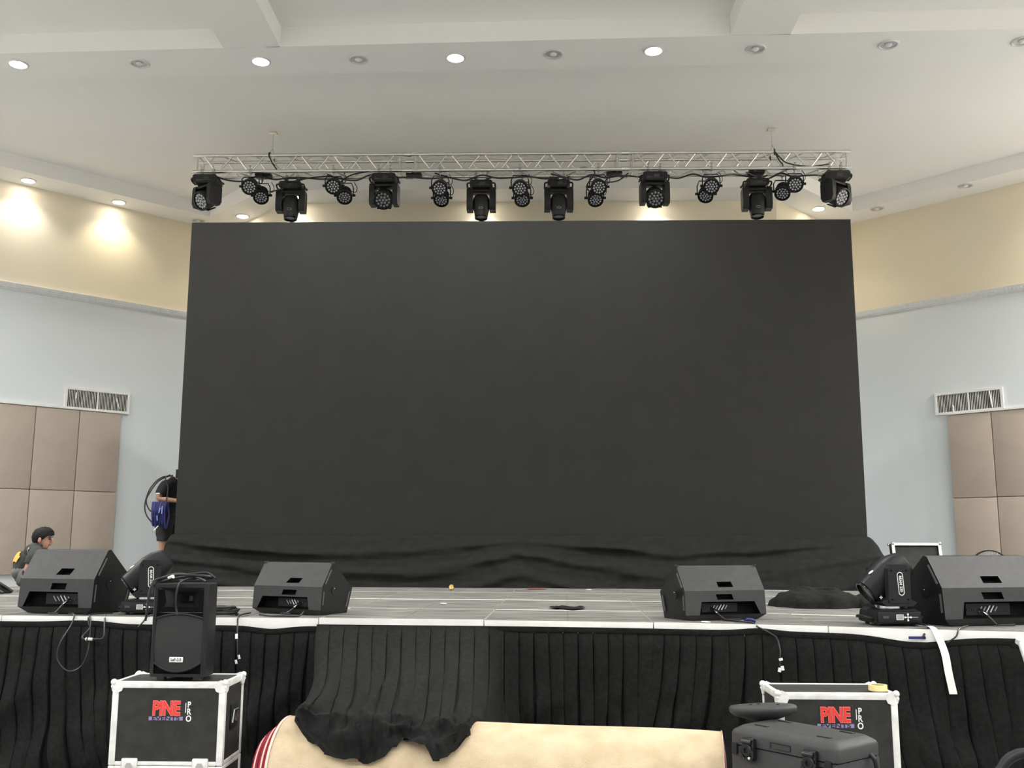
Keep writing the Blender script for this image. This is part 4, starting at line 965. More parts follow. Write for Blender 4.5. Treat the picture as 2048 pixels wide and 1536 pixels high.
# ------------------------------------------------------------------ grey plastic transport case
def tool_case():
    FL, FR = Vector((0.905, 4.815, 0)), Vector((1.272, 4.372, 0)); dx = (FR - FL); W = dx.length; dx.normalize(); dy = Vector((-dx.y, dx.x, 0))
    D = 0.335; t = thing('plastic_case', 'dark grey moulded plastic case with black latches, in front of the right flight case', 'case', (FL + FR) / 2 + dy * D / 2, math.atan2(dx.y, dx.x))
    ztop, zl = 0.70, 0.618; hw, hd = W / 2, D / 2
    MB().b2((-hw + 0.004, -hd + 0.004, 0.03), (hw - 0.004, hd - 0.004, zl - 0.003), bev=0.014).obj('body', M_tool, t)
    for i in range(3): MB().b2((-hw + 0.06, -hd - 0.002, 0.16 + i * 0.13), (hw - 0.06, -hd + 0.008, 0.168 + i * 0.13)).obj('body_rib', M_tool, t)
    # lid with chamfered top
    m = MB()
    R0 = [(-hw, -hd), (hw, -hd), (hw, hd), (-hw, hd)]
    def ring(ins, z, rc=0.03):
        out = []
        for (sx, sy, a0) in ((-1, -1, PI), (1, -1, 1.5 * PI), (1, 1, 0), (-1, 1, 0.5 * PI)):
            for k in range(5):
                a = a0 + k / 4 * PI / 2; out.append((sx * (hw - ins - rc) + rc * math.cos(a), sy * (hd - ins - rc) + rc * math.sin(a), z))
        return out
    rs = [ring(0, zl), ring(0, ztop - 0.035), ring(0.006, ztop - 0.022), ring(0.034, ztop - 0.003), ring(0.042, ztop)]
    n_ = 20; vs = [v for r in rs for v in r]
    fs = [(k * n_ + i, k * n_ + (i + 1) % n_, (k + 1) * n_ + (i + 1) % n_, (k + 1) * n_ + i) for k in range(4) for i in range(n_)] + [tuple(range(4 * n_, 5 * n_)), tuple(range(n_))[::-1]]
    m.add(vs, fs); m.obj('lid', M_tool, t, 35)
    for x, y in ((-hw + 0.12, -hd + 0.09), (hw - 0.12, -hd + 0.09), (-hw + 0.12, hd - 0.07), (hw - 0.12, hd - 0.07)):
        MB().box((x, y, ztop + 0.001), (0.075, 0.012, 0.006), bev=0.002).obj('stacking_rib', M_tool, t)
        MB().box((x, y - 0.01, ztop + 0.0005), (0.06, 0.006, 0.002)).obj('stacking_slot', M_hole, t, 0)
    MB().box((0, -hd - 0.001, (zl + ztop - 0.035) / 2 + 0.002), (0.11, 0.004, 0.026)).obj('name_plate_recess', M_blk, t)
    MB().box((0.004, -hd - 0.003, (zl + ztop - 0.035) / 2), (0.098, 0.003, 0.020)).obj('name_plate', M_tool, t, 0)
    for x in (-0.165, 0.165):
        l = MB().box((x, -hd - 0.012, zl - 0.008), (0.07, 0.028, 0.10), bev=0.012).obj('latch', M_blk2, t)
        MB().cyl((x - 0.027, -hd - 0.028, zl + 0.024), (x + 0.027, -hd - 0.028, zl + 0.024), 0.011, n=12).obj('latch_hinge', M_blk2, l)
        m = MB(); m.lathe([(0.026, 0), (0.030, 0.006), (0.024, 0.012), (0.012, 0.012), (0.012, 0.004), (0.0005, 0.004)], 20, Matrix.Translation((x, -hd - 0.026, zl - 0.012)) @ Matrix.Rotation(PI / 2, 4, 'X')); m.obj('latch_dial', M_blk, l)
        for s in (-1, 1): MB().tube([(x + s * 0.03, -hd - 0.028, zl - 0.01), (x + s * 0.032, -hd - 0.030, zl - 0.035), (x + s * 0.022, -hd - 0.028, zl - 0.052)], 0.008, 8).obj('latch_wing', M_blk2, l)
        MB().sphere((x + 0.012, -hd - 0.03, zl - 0.045), (0.007, 0.004, 0.007), 10, 8).obj('rivet', M_white, l)
    for x in (-0.255, 0.245):
        m = MB(); m.box((x, -hd - 0.003, zl - 0.02), (0.03, 0.012, 0.05), bev=0.004); m.obj('corner_hook', M_blk, t)
    MB().box((hw - 0.05, -hd + 0.0, zl - 0.055), (0.085, 0.012, 0.06), bev=0.01).obj('corner_guard', M_blk, t)
    MB().box((hw + 0.0, -hd + 0.05, zl - 0.055), (0.012, 0.085, 0.06), bev=0.01).obj('corner_guard', M_blk, t)
    MB().tube(spline([(hw + 0.0, 0.08, zl + 0.01), (hw + 0.02, 0.08, zl - 0.01), (hw + 0.022, 0.09, zl - 0.06), (hw, 0.09, zl - 0.08)], 5), 0.010, 8).obj('end_handle', M_blk, t)
    for sx in (-1, 1):
        for sy in (-1, 1): MB().cyl((sx * (hw - 0.06), sy * (hd - 0.06), 0), (sx * (hw - 0.06), sy * (hd - 0.06), 0.034), 0.022, n=12).obj('foot', M_rubber, t)
tool_case()
def oval_stool():
    t = thing('oval_top_stool', 'dark plastic stool with rounded top behind the grey plastic case', 'stool', (1.105, 4.985, 0), math.radians(15))
    # rounded plastic seat, narrow stem and foot
    n_ = 32
    def ring(a, b, z, dx=0.0): return [(dx + a * (abs(math.cos(2 * PI * i / n_)) ** 0.75) * (1 if math.cos(2 * PI * i / n_) > 0 else -1), b * (abs(math.sin(2 * PI * i / n_)) ** 0.85) * (1 if math.sin(2 * PI * i / n_) > 0 else -1), z) for i in range(n_)]
    rs = [ring(0.06, 0.03, 0.69), ring(0.15, 0.055, 0.716), ring(0.172, 0.073, 0.732), ring(0.175, 0.076, 0.748), ring(0.168, 0.07, 0.758), ring(0.12, 0.045, 0.764)]
    m = MB(); m.add([v for r in rs for v in r], [(k * n_ + i, k * n_ + (i + 1) % n_, (k + 1) * n_ + (i + 1) % n_, (k + 1) * n_ + i) for k in range(5) for i in range(n_)] + [tuple(range(5 * n_, 6 * n_)), tuple(range(n_))[::-1]])
    m.obj('seat', M_tool, t, 50)
    for x in (-0.06, -0.02, 0.07): MB().box((x, 0.01 if x < 0.05 else -0.02, 0.7645), (0.014, 0.007, 0.003)).obj('slot', M_hole, t, 0)
    MB().cyl((0.0, 0.035, 0.02), (0.0, 0.02, 0.70), 0.022, n=12).obj('stem', M_blk, t)
    MB().cyl((0.0, 0.035, 0.0), (0.0, 0.035, 0.02), 0.045, n=20).obj('foot_plate', M_blk, t)
oval_stool()

# ------------------------------------------------------------------ black chair back and white step frame at the right edge
def chair():
    t = thing('black_chair', 'black tubular chair whose back shows at the bottom right corner', 'chair', (1.70, 3.32, 0), math.radians(4))
    hw = 0.235
    MB().tube(spline([(-hw, 0, 0.45), (-hw, 0, 0.78), (-hw + 0.015, 0, 0.84), (-hw + 0.055, 0, 0.875), (-hw + 0.12, 0, 0.885), (hw - 0.12, 0, 0.885), (hw - 0.055, 0, 0.875), (hw - 0.015, 0, 0.84), (hw, 0, 0.78), (hw, 0, 0.45)], 6), 0.016, 10).obj('back_frame', M_blk, t)
    MB().box((0, 0.012, 0.66), (2 * hw - 0.03, 0.03, 0.30), bev=0.012).obj('backrest', mat('dark_blue_vinyl', (0.012, 0.015, 0.05), 0.5), t)
    MB().box((0, -0.21, 0.45), (0.46, 0.42, 0.05), bev=0.018).obj('seat', M_blk, t)
    for x in (-hw, hw):
        for y, y2 in ((0, 0.03), (-0.40, -0.42)): MB().cyl((x, y, 0.46), (x, y2, 0.0), 0.013, n=10).obj('leg', M_blk, t)
        MB().cyl((x, 0, 0.44), (x, -0.41, 0.44), 0.012, n=10).obj('seat_rail', M_blk, t)
chair()
def step_frame():
    t = thing('step_frame', 'white steel step frame leaning on the stage at the right edge', 'step frame', (2.72, 5.72, 0))
    MB().cyl((0.0, 0.0, 1.0), (0.06, -0.45, 0.0), 0.022, n=14).obj('leg', M_wpipe, t); MB().cyl((0.62, 0.0, 1.0), (0.68, -0.45, 0.0), 0.022, n=14).obj('leg', M_wpipe, t)
    for k, z in enumerate((0.94, 0.62, 0.32)):
        q = (1.0 - z); MB().cyl((0.02 + 0.06 * q, -0.45 * q, z), (0.62 + 0.06 * q, -0.45 * q, z), 0.019 if k else 0.026, n=12).obj('rung', M_wpipe, t)
    for x in (0.0, 0.62): MB().cyl((x, 0.0, 1.01), (x, 0.012, 0.985), 0.027, n=12).obj('end_cap', M_wpipe, t)
step_frame()

# ------------------------------------------------------------------ white webbing strap over the stage edge
def strap():
    Yf = yfront(2.35)
    path = spline([(2.32, Yf + 0.10, STZ + 0.012), (2.352, Yf + 0.0, STZ + 0.012), (2.375, Yf - 0.035, 0.985), (2.388, Yf - 0.075, 0.90), (2.393, Yf - 0.095, 0.80), (2.405, Yf - 0.115, 0.68)], 8)
    m = MB(); wd = [0.010 + 0.012 * sstep(0, 0.35, i / (len(path) - 1)) for i in range(len(path))]
    vs = []
    for p, a in zip(path, wd):
        for dx, dy in ((-a, -0.002), (a, -0.002), (a, 0.002), (-a, 0.002)): vs.append((p.x + dx, p.y + dy, p.z))
    fs = []
    for i in range(len(path) - 1):
        for k in range(4): fs.append((i * 4 + k, i * 4 + (k + 1) % 4, (i + 1) * 4 + (k + 1) % 4, (i + 1) * 4 + k))
    fs += [(0, 1, 2, 3), tuple(len(vs) - 4 + k for k in (3, 2, 1, 0))]
    m.add(vs, fs); o = m.obj('webbing_strap', M_strap, None, 50); tag(o, 'white webbing strap hanging over the stage edge at right', 'strap')
strap()
# ------------------------------------------------------------------ cables on and over the stage edge
def cable(pts, label, r=0.0055, group='cables on the stage edge', plugs=()):
    o = MB().tube(spline(pts, 8), r, 7).obj('stage_cable', M_cable); tag(o, label, 'cable', group)
    for a, b, rr, mt in plugs: MB().cyl(a, b, rr, n=10).obj('plug', mt, o)
    return o
yl = yfront(-3.1)
cable([(-3.22, yl + 0.12, STZ + 0.008), (-3.13, yl + 0.01, STZ + 0.01), (-3.12, yl - 0.04, 0.98), (-3.16, yl - 0.10, 0.86), (-3.16, yl - 0.11, 0.76), (-3.08, yl - 0.12, 0.69), (-3.0, yl - 0.115, 0.72), (-2.965, yl - 0.105, 0.82), (-2.98, yl - 0.06, 0.95), (-3.01, yl - 0.03, 1.0), (-3.03, yl + 0.05, STZ + 0.008), (-2.95, yl + 0.2, STZ + 0.008)],
      'black cable hanging in a long loop over the left skirt')
cable([(-3.02, yl + 0.0, STZ + 0.01), (-2.985, yl - 0.05, 0.97), (-3.015, yl - 0.09, 0.91), (-3.0, yl - 0.10, 0.895), (-2.96, yl - 0.105, 0.892), (-2.90, yl - 0.105, 0.892), (-2.875, yl - 0.10, 0.90), (-2.87, yl - 0.09, 0.93), (-2.89, yl - 0.05, 0.985), (-2.92, yl + 0.02, STZ + 0.01)],
      'black cable with joined silver connectors on the left skirt', plugs=(((-2.985, yl - 0.105, 0.893), (-2.935, yl - 0.106, 0.892), 0.012, M_chrome), ((-2.975, yl - 0.105, 0.893), (-2.968, yl - 0.105, 0.893), 0.0135, M_blk), ((-2.935, yl - 0.106, 0.892), (-2.90, yl - 0.106, 0.893), 0.009, M_blk)))
y2 = yfront(-2.6)
cable([(-2.55, y2 + 0.10, STZ + 0.008), (-2.60, y2 + 0.0, STZ + 0.008), (-2.625, y2 - 0.04, 1.0), (-2.65, y2 - 0.05, 0.97)], 'black cable crossing the stage edge beside the loudspeaker')
# coil of cable on the stage behind the loudspeaker
def coil(c, label, R=0.10, n_=6, sq=0.8):
    pts = []
    for i in range(n_ * 16):
        a = 2 * PI * i / 16; r = R * (1 + 0.16 * noise.noise(Vector((i * 0.13, 0, 0)))) + 0.012 * math.sin(i * 0.7)
        pts.append((c[0] + r * math.cos(a) + 0.02 * noise.noise(Vector((i * 0.05, 3, 0))), c[1] + sq * r * math.sin(a), STZ + 0.008 + 0.055 * (i / (n_ * 16)) + 0.010 * noise.noise(Vector((i * 0.2, 9, 0)))))
    o = MB().tube(pts, 0.007, 6).obj('cable_coil', M_cable); tag(o, label, 'cable'); return o
coil((-2.17, 6.82), 'loose coil of black cable on the stage right of the loudspeaker', 0.12, 7)
y3 = yfront(-2.0)
cable([(-1.99, y3 + 0.3, STZ + 0.01), (-1.985, y3 + 0.02, STZ + 0.01), (-1.97, y3 - 0.06, 0.99), (-1.955, y3 - 0.10, 0.90), (-1.945, y3 - 0.11, 0.82), (-1.94, y3 - 0.11, 0.775)], 'black cable with silver plugs hanging right of the loudspeaker', plugs=(((-1.965, y3 - 0.09, 0.935), (-1.960, y3 - 0.10, 0.905), 0.011, M_chrome), ((-1.938, y3 - 0.112, 0.805), (-1.93, y3 - 0.114, 0.78), 0.010, M_chrome), ((-1.955, y3 - 0.112, 0.775), (-1.948, y3 - 0.114, 0.75), 0.010, M_chrome)))
cable([(-1.90, 6.86, STZ + 0.007), (-1.80, 6.74, STZ + 0.007), (-1.68, 6.71, STZ + 0.007), (-1.60, 6.74, STZ + 0.007), (-1.58, 6.80, STZ + 0.03)], 'black cable running behind the smaller left monitor')
y4 = yfront(1.4)
cable([(1.22, y4 + 0.28, STZ + 0.007), (1.30, y4 + 0.16, STZ + 0.007), (1.36, y4 + 0.06, STZ + 0.007), (1.38, y4 - 0.02, 1.02), (1.42, y4 - 0.05, 1.0), (1.48, y4 - 0.06, 0.96), (1.49, y4 - 0.10, 0.90), (1.485, y4 - 0.115, 0.84), (1.482, y4 - 0.12, 0.80)], 'black cable with two white plugs hanging below the right centre monitor',
      plugs=(((1.486, y4 - 0.118, 0.845), (1.489, y4 - 0.119, 0.832), 0.012, M_white), ((1.480, y4 - 0.124, 0.79), (1.474, y4 - 0.126, 0.765), 0.010, M_white), ((1.492, y4 - 0.124, 0.80), (1.496, y4 - 0.126, 0.775), 0.010, M_white)))
o = MB().tube(spline([(1.335, y4 + 0.14, STZ + 0.012), (1.345, y4 + 0.11, STZ + 0.022), (1.37, y4 + 0.11, STZ + 0.02), (1.39, y4 + 0.13, STZ + 0.01)], 5), 0.011, 8).obj('blue_tie', M_blue); tag(o, 'blue cable tie under the right centre monitor', 'cable tie')
y5 = yfront(2.2)
cable([(2.34, y5 + 0.22, STZ + 0.02), (2.37, y5 + 0.06, STZ + 0.008), (2.30, y5 - 0.05, 1.0), (2.31, y5 - 0.03, 0.975)], 'black lead dropping from the right beam light', 0.007)
cable([(2.62, yfront(2.6) + 0.22, STZ + 0.01), (2.50, yfront(2.5) + 0.02, STZ + 0.008), (2.46, yfront(2.46) - 0.035, 1.0), (2.41, yfront(2.4) - 0.05, 0.965)], 'black lead crossing the edge beside the white strap', 0.005)
o = MB().box((2.26, yfront(2.26) - 0.03, 0.985), (0.10, 0.012, 0.016), bev=0.004).obj('blue_tape', M_blue); tag(o, 'short strip of blue tape under the edge beside the strap', 'tape')

# ------------------------------------------------------------------ black cloths and litter on the stage
def heap(cx, cy, lx, ly, h, rz, label, seed):
    def fn(u, v):
        r = v; a = 2 * PI * u; ca, sa = math.cos(a), math.sin(a)
        n1 = fbm(ca * 1.3 + 4 * r * ca, sa * 1.3 + 2 * r, seed)
        x = lx * r * ca * (1 + 0.15 * n1); y = ly * r * sa * (1 + 0.2 * fbm(ca * 2, sa * 2, seed + 4))
        ridge = abs(fbm(x * 5 + seed, y * 8 + 0.6 * math.sin(x * 6), seed + 2))
        z = h * math.sqrt(max(0.0, 1 - r ** 3.0)) * (0.80 + 0.28 * fbm(x * 4.5, y * 3, seed + 1)) + 0.035 * (1 - r ** 4) * ridge
        return Vector((x, y, max(0.002, z)))
    m = MB(); m.grid(fn, 90, 26)
    m.xf(Matrix.Translation((cx, cy, STZ + 0.001)) @ Matrix.Rotation(rz, 4, 'Z'))
    o = m.obj('folded_cloth', M_cloth, None, 80); tag(o, label, 'cloth'); return o
heap(2.24, 8.05, 0.36, 0.30, 0.16, -0.1, 'crumpled black cloth on the stage right of the centre monitor', 2.0)
heap(2.74, 8.02, 0.30, 0.2, 0.12, 0.2, 'crumpled black cloth behind the right beam light', 6.0)
m = MB()
def flat(u, v):
    x = -0.13 + 0.26 * u; y = -0.13 + 0.26 * v; k = 1 - 0.35 * abs(v - 0.5)
    return (0.242 + x * k + 0.02 * math.sin(v * 9), 7.69 + y * 1.1 + 0.06 * math.sin(u * 7), STZ + 0.006 + 0.012 * abs(fbm(x * 14, y * 14, 5)))
m.grid(flat, 16, 16); o = m.obj('flat_black_cloth', M_cloth, None, 60); tag(o, 'small flat black cloth lying in the middle of the stage', 'cloth')
m = MB()
def foil(u, v):
    a = 2 * PI * u; b = PI * v; r = 0.028 * (1 + 0.5 * noise.noise(Vector((math.cos(a) * 2, math.sin(a) * 2, v * 4))))
    return (-0.871 + r * math.sin(b) * math.cos(a), 10.30 + r * math.sin(b) * math.sin(a), STZ + 0.03 + r * math.cos(b))
m.grid(foil, 12, 8); o = m.obj('foil_scrap', M_gold, None, 0); tag(o, 'crumpled gold foil on the stage near the masking cloth', 'litter')
o = MB().box((0.007, 10.70, STZ + 0.006), (0.20, 0.09, 0.006), rot=Matrix.Rotation(0.1, 3, 'Z')).obj('red_card', mat('red_card', (0.35, 0.10, 0.08), 0.6)); tag(o, 'flat reddish card lying against the masking cloth', 'card')
for x, y, lab in ((-0.75, 8.13, 'white paper scrap on the left half of the stage'), (0.555, 10.5, 'white paper scrap close to the masking cloth'), (1.08, 6.42, 'tiny white scrap on the edge before the right centre monitor')):
    o = MB().box((x, y, STZ + 0.006), (0.035, 0.05, 0.006), rot=Matrix.Rotation(0.6, 3, 'Z')).obj('paper_scrap', M_white); tag(o, lab, 'litter')

# ------------------------------------------------------------------ open flight case and floor fan on the right
def open_case():
    t = thing('open_flight_case', 'open black flight case with silver edges at back right of stage', 'flight case', (3.90, 9.98, STZ + 0.002), math.radians(3))
    W, D, H = 0.50, 0.42, 0.20; e = 0.024; hw = W / 2
    MB().b2((-hw, -D / 2, 0.0), (hw, D / 2, 0.012)).obj('base_panel', M_caseface, t, 0)
    for lo, hi in (((-hw, -D / 2, 0.012), (hw, -D / 2 + 0.012, H)), ((-hw, D / 2 - 0.012, 0.012), (hw, D / 2, H)), ((-hw, -D / 2 + 0.012, 0.012), (-hw + 0.012, D / 2 - 0.012, H)), ((hw - 0.012, -D / 2 + 0.012, 0.012), (hw, D / 2 - 0.012, H))):
        MB().b2(lo, hi).obj('side_panel', M_caseface, t, 0)
    for z in (0.0, H - e):
        for s in (-1, 1):
            ya, yb = sorted((s * (D / 2 + 0.002), s * (D / 2 - 0.01))); MB().b2((-hw, ya, z), (hw, yb, z + e)).obj('aluminium_edge', M_casealu, t)
            xa, xb = sorted((s * (hw + 0.002), s * (hw - 0.01))); MB().b2((xa, -D / 2, z), (xb, D / 2, z + e)).obj('aluminium_edge', M_casealu, t)
    # lid stands open at the back, leaning a little
    R = Matrix.Translation((0.0, D / 2 + 0.005, H)) @ Matrix.Rotation(math.radians(-10), 4, 'X'); LH = 0.30; LD = 0.09
    def part(lo, hi, nm, mt): MB().b2(lo, hi).xf(R).obj(nm, mt, t, 0)
    part((-hw + 0.01, LD - 0.012, 0.01), (hw - 0.01, LD, LH - 0.01), 'lid_panel', M_caseface)
    for sx in (-1, 1):
        xa, xb = sorted((sx * hw, sx * (hw - 0.012))); part((xa, 0, 0.0), (xb, LD - 0.012, LH), 'lid_side', M_caseface)
        xa, xb = sorted((sx * (hw + 0.003), sx * (hw - e))); part((xa, -0.004, 0), (xb, 0.012, LH), 'aluminium_edge', M_casealu); part((xa, LD - 0.01, 0), (xb, LD + 0.004, LH), 'aluminium_edge', M_casealu)
    part((-hw, 0, LH - 0.012), (hw, LD, LH), 'lid_side', M_caseface)
    for z in (0.0, LH - e): part((-hw + e, -0.004, z), (hw - e, 0.012, z + e), 'aluminium_edge', M_casealu)
    part((-hw, 0.012, LH - 0.008), (hw, LD + 0.004, LH + 0.004), 'aluminium_edge', M_casealu)
    for sx in (-1, 1):
        for y in (0, LD): MB().sphere(R @ Vector((sx * (hw - 0.006), y, LH - 0.004)), 0.018, 12, 8).obj('ball_corner', M_chrome, t)
    part((-hw + 0.03, 0.02, 0.03), (hw - 0.03, LD - 0.012, LH - 0.03), 'foam_lining', M_caseface)
open_case()
def fan():
    t = thing('floor_fan', 'round wire-guard floor fan behind the right monitor', 'fan', (4.735, 10.5, STZ + 0.002), math.radians(-12))
    zc, R = 0.205 + 0.02, 0.195
    m = MB()
    for y, r in ((-0.055, R), (0.055, R)): m.tube([(r * math.cos(2 * PI * i / 40), y * 0.4, zc + r * math.sin(2 * PI * i / 40)) for i in range(40)], 0.007, 7, closed=True)
    m.obj('guard_ring', M_blk, t)
    m = MB()
    for k in range(44):
        a = 2 * PI * k / 44
        m.tube([(0.03 * math.cos(a), -0.065, zc + 0.03 * math.sin(a)), (0.12 * math.cos(a + 0.12), -0.06, zc + 0.12 * math.sin(a + 0.12)), (R * math.cos(a + 0.2), -0.022, zc + R * math.sin(a + 0.2))], 0.0017, 4, cap=False)
        m.tube([(0.05 * math.cos(a), 0.06, zc + 0.05 * math.sin(a)), (0.12 * math.cos(a), 0.06, zc + 0.12 * math.sin(a)), (R * math.cos(a), 0.022, zc + R * math.sin(a))], 0.0017, 4, cap=False)
    m.obj('wire_guard', M_steel, t)
    for k in range(3):
        a = 2 * PI * k / 3; 
        def fn(u, v):
            ang = a + (v - 0.5) * 1.1; r = 0.03 + (0.165 - 0.03) * u; return (r * math.cos(ang), -0.01 + 0.03 * (v - 0.5), zc + r * math.sin(ang))
        MB().grid(fn, 6, 8).obj('blade', M_steel, t)
    MB().cyl((0, -0.06, zc), (0, 0.10, zc), 0.045, n=20).obj('motor', M_blk, t)
    MB().tube(spline([(-0.22, 0, 0.02), (-0.23, 0, zc), (-0.2, 0.0, zc)], 4), 0.010, 8).obj('stand_arm', M_blk, t); MB().tube(spline([(0.22, 0, 0.02), (0.23, 0, zc), (0.2, 0.0, zc)], 4), 0.010, 8).obj('stand_arm', M_blk, t)
    for y in (-0.1, 0.1): MB().tube([(-0.22, 0, 0.02), (-0.2, y, 0.010), (0.2, y, 0.010), (0.22, 0, 0.02)], 0.010, 8).obj('foot_bar', M_blk, t)
fan()
# cables and clamps beside the crouching man
for k, pts in enumerate(([(-5.55, 9.5, 0), (-5.4, 9.45, 0.05), (-5.28, 9.4, 0.09), (-5.15, 9.38, 0.05), (-5.05, 9.35, 0)], [(-5.5, 9.38, 0), (-5.36, 9.33, 0.04), (-5.24, 9.36, 0.07), (-5.1, 9.3, 0.03), (-5.0, 9.28, 0)], [(-5.45, 9.55, 0.02), (-5.3, 9.5, 0.10), (-5.2, 9.45, 0.11), (-5.08, 9.42, 0.06), (-5.0, 9.45, 0.0)])):
    o = MB().tube(spline([(x, y, STZ + 0.014 + z) for x, y, z in pts], 7), 0.013, 7).obj('floor_cable', M_cable); tag(o, 'black cable in the pile before the crouching man, %s from the front' % ordn[[1, 0, 2][k]], 'cable', 'cable pile by the crouching man')
for k, (a, b) in enumerate((((-5.30, 9.25, 0.02), (-5.16, 9.25, 0.06)), ((-5.15, 9.27, 0.05), (-5.05, 9.3, 0.085)), ((-5.42, 9.26, 0.03), (-5.36, 9.26, 0.01)))):
    o = MB().cyl((a[0], a[1], STZ + a[2]), (b[0], b[1], STZ + b[2]), 0.011, n=10).obj('metal_connector', M_chrome); tag(o, 'shiny metal connector in the cable pile, %s from the right' % ordn[[1, 0, 2][k]], 'connector', 'connectors in the cable pile')
heap(-5.28, 9.42, 0.26, 0.12, 0.09, 0.1, 'dark crumpled bag in the cable pile before the crouching man', 9.0)
# ------------------------------------------------------------------ people
def skin_mesh(name, V, E, root, mt, parent, sub=2):
    """V: list of (co, radius); surface grown with a Skin modifier and baked"""
    me = bpy.data.meshes.new(name); me.from_pydata([tuple(c) for c, r in V], E, []); o = bpy.data.objects.new(name, me); C.objects.link(o)
    md = o.modifiers.new('skin', 'SKIN'); md.use_smooth_shade = True; md.branch_smoothing = 0.6
    if not me.skin_vertices: bpy.context.view_layer.update()
    for i, (c, r) in enumerate(V):
        sv = me.skin_vertices[0].data[i]; sv.radius = r if isinstance(r, tuple) else (r, r); sv.use_root = (i == root)
    ss = o.modifiers.new('sub', 'SUBSURF'); ss.levels = sub; ss.render_levels = sub
    dg = bpy.context.evaluated_depsgraph_get(); dg.update()
    bm_ = bpy.data.meshes.new_from_object(o.evaluated_get(dg)); bm_.materials.clear(); bm_.materials.append(mt)
    bm_.polygons.foreach_set('use_smooth', [True] * len(bm_.polygons))
    bpy.data.objects.remove(o); bpy.data.meshes.remove(me)
    return link(name, bm_, parent)
def garment(name, body, V, E, pred, off, mt, parent):
    """clothing as a shell lifted off the part of the body surface nearest to the chosen bones"""
    me = body.data; segs = [(Vector(V[a][0]), Vector(V[b][0])) for a, b in E]; keep = []
    for pl in me.polygons:
        c = pl.center; best = (9, 0, 0)
        for k, (a, b) in enumerate(segs):
            d = b - a; q = max(0, min(1, (c - a).dot(d) / d.length_squared)); dist = (c - a - d * q).length
            if dist < best[0]: best = (dist, k, q)
        if pred(best[1], best[2], c): keep.append(pl.index)
    idx = {}; vs = []; fs = []
    for i in keep:
        f = []
        for vi in me.polygons[i].vertices:
            if vi not in idx:
                idx[vi] = len(vs); v = me.vertices[vi]; wob = 1 + 0.5 * noise.noise(v.co * 14); vs.append(v.co + v.normal * off * wob)
            f.append(idx[vi])
        fs.append(tuple(f))
    # turn the open rims inwards so that hems read as cloth edges
    m = MB(); m.add(vs, fs); o = m.obj(name, mt, parent, 80)
    sd = o.modifiers.new('thickness', 'SOLIDIFY'); sd.thickness = off * 0.9; sd.offset = -1
    return o
def hand_chain(V, E, wrist, dirv, side, curl=0.5, k=1.0):
    """palm and five separate bent fingers appended to a skin skeleton; wrist = index of the wrist vertex"""
    w0 = Vector(V[wrist][0]); d = Vector(dirv).normalized(); s = Vector(side); s = (s - d * s.dot(d)).normalized(); n_ = d.cross(s)
    pi_ = len(V); V.append((w0 + d * 0.045 * k, (0.024 * k, 0.017 * k))); E.append((wrist, pi_))
    for j, (off, L) in enumerate(((-0.027, 0.062), (-0.009, 0.072), (0.009, 0.068), (0.026, 0.055))):
        b = len(V); p = w0 + d * 0.088 * k + s * off * k; V.append((p, 0.0095 * k)); E.append((pi_, b))
        q = p + (d * math.cos(curl) + n_ * math.sin(curl)) * L * 0.5 * k; V.append((q, 0.0085 * k)); E.append((b, b + 1))
        q2 = q + (d * math.cos(curl * 2.2) + n_ * math.sin(curl * 2.2)) * L * 0.5 * k; V.append((q2, 0.007 * k)); E.append((b + 1, b + 2))
    b = len(V); p = w0 + d * 0.03 * k - s * 0.036 * k; V.append((p, 0.0105 * k)); E.append((pi_, b))
    V.append((p + (d * 0.6 - s * 0.5 + n_ * 0.5).normalized() * 0.035 * k, 0.009 * k)); E.append((b, b + 1))
    V.append((p + (d * 0.75 - s * 0.25 + n_ * 0.7).normalized() * 0.065 * k, 0.0075 * k)); E.append((b + 1, b + 2))
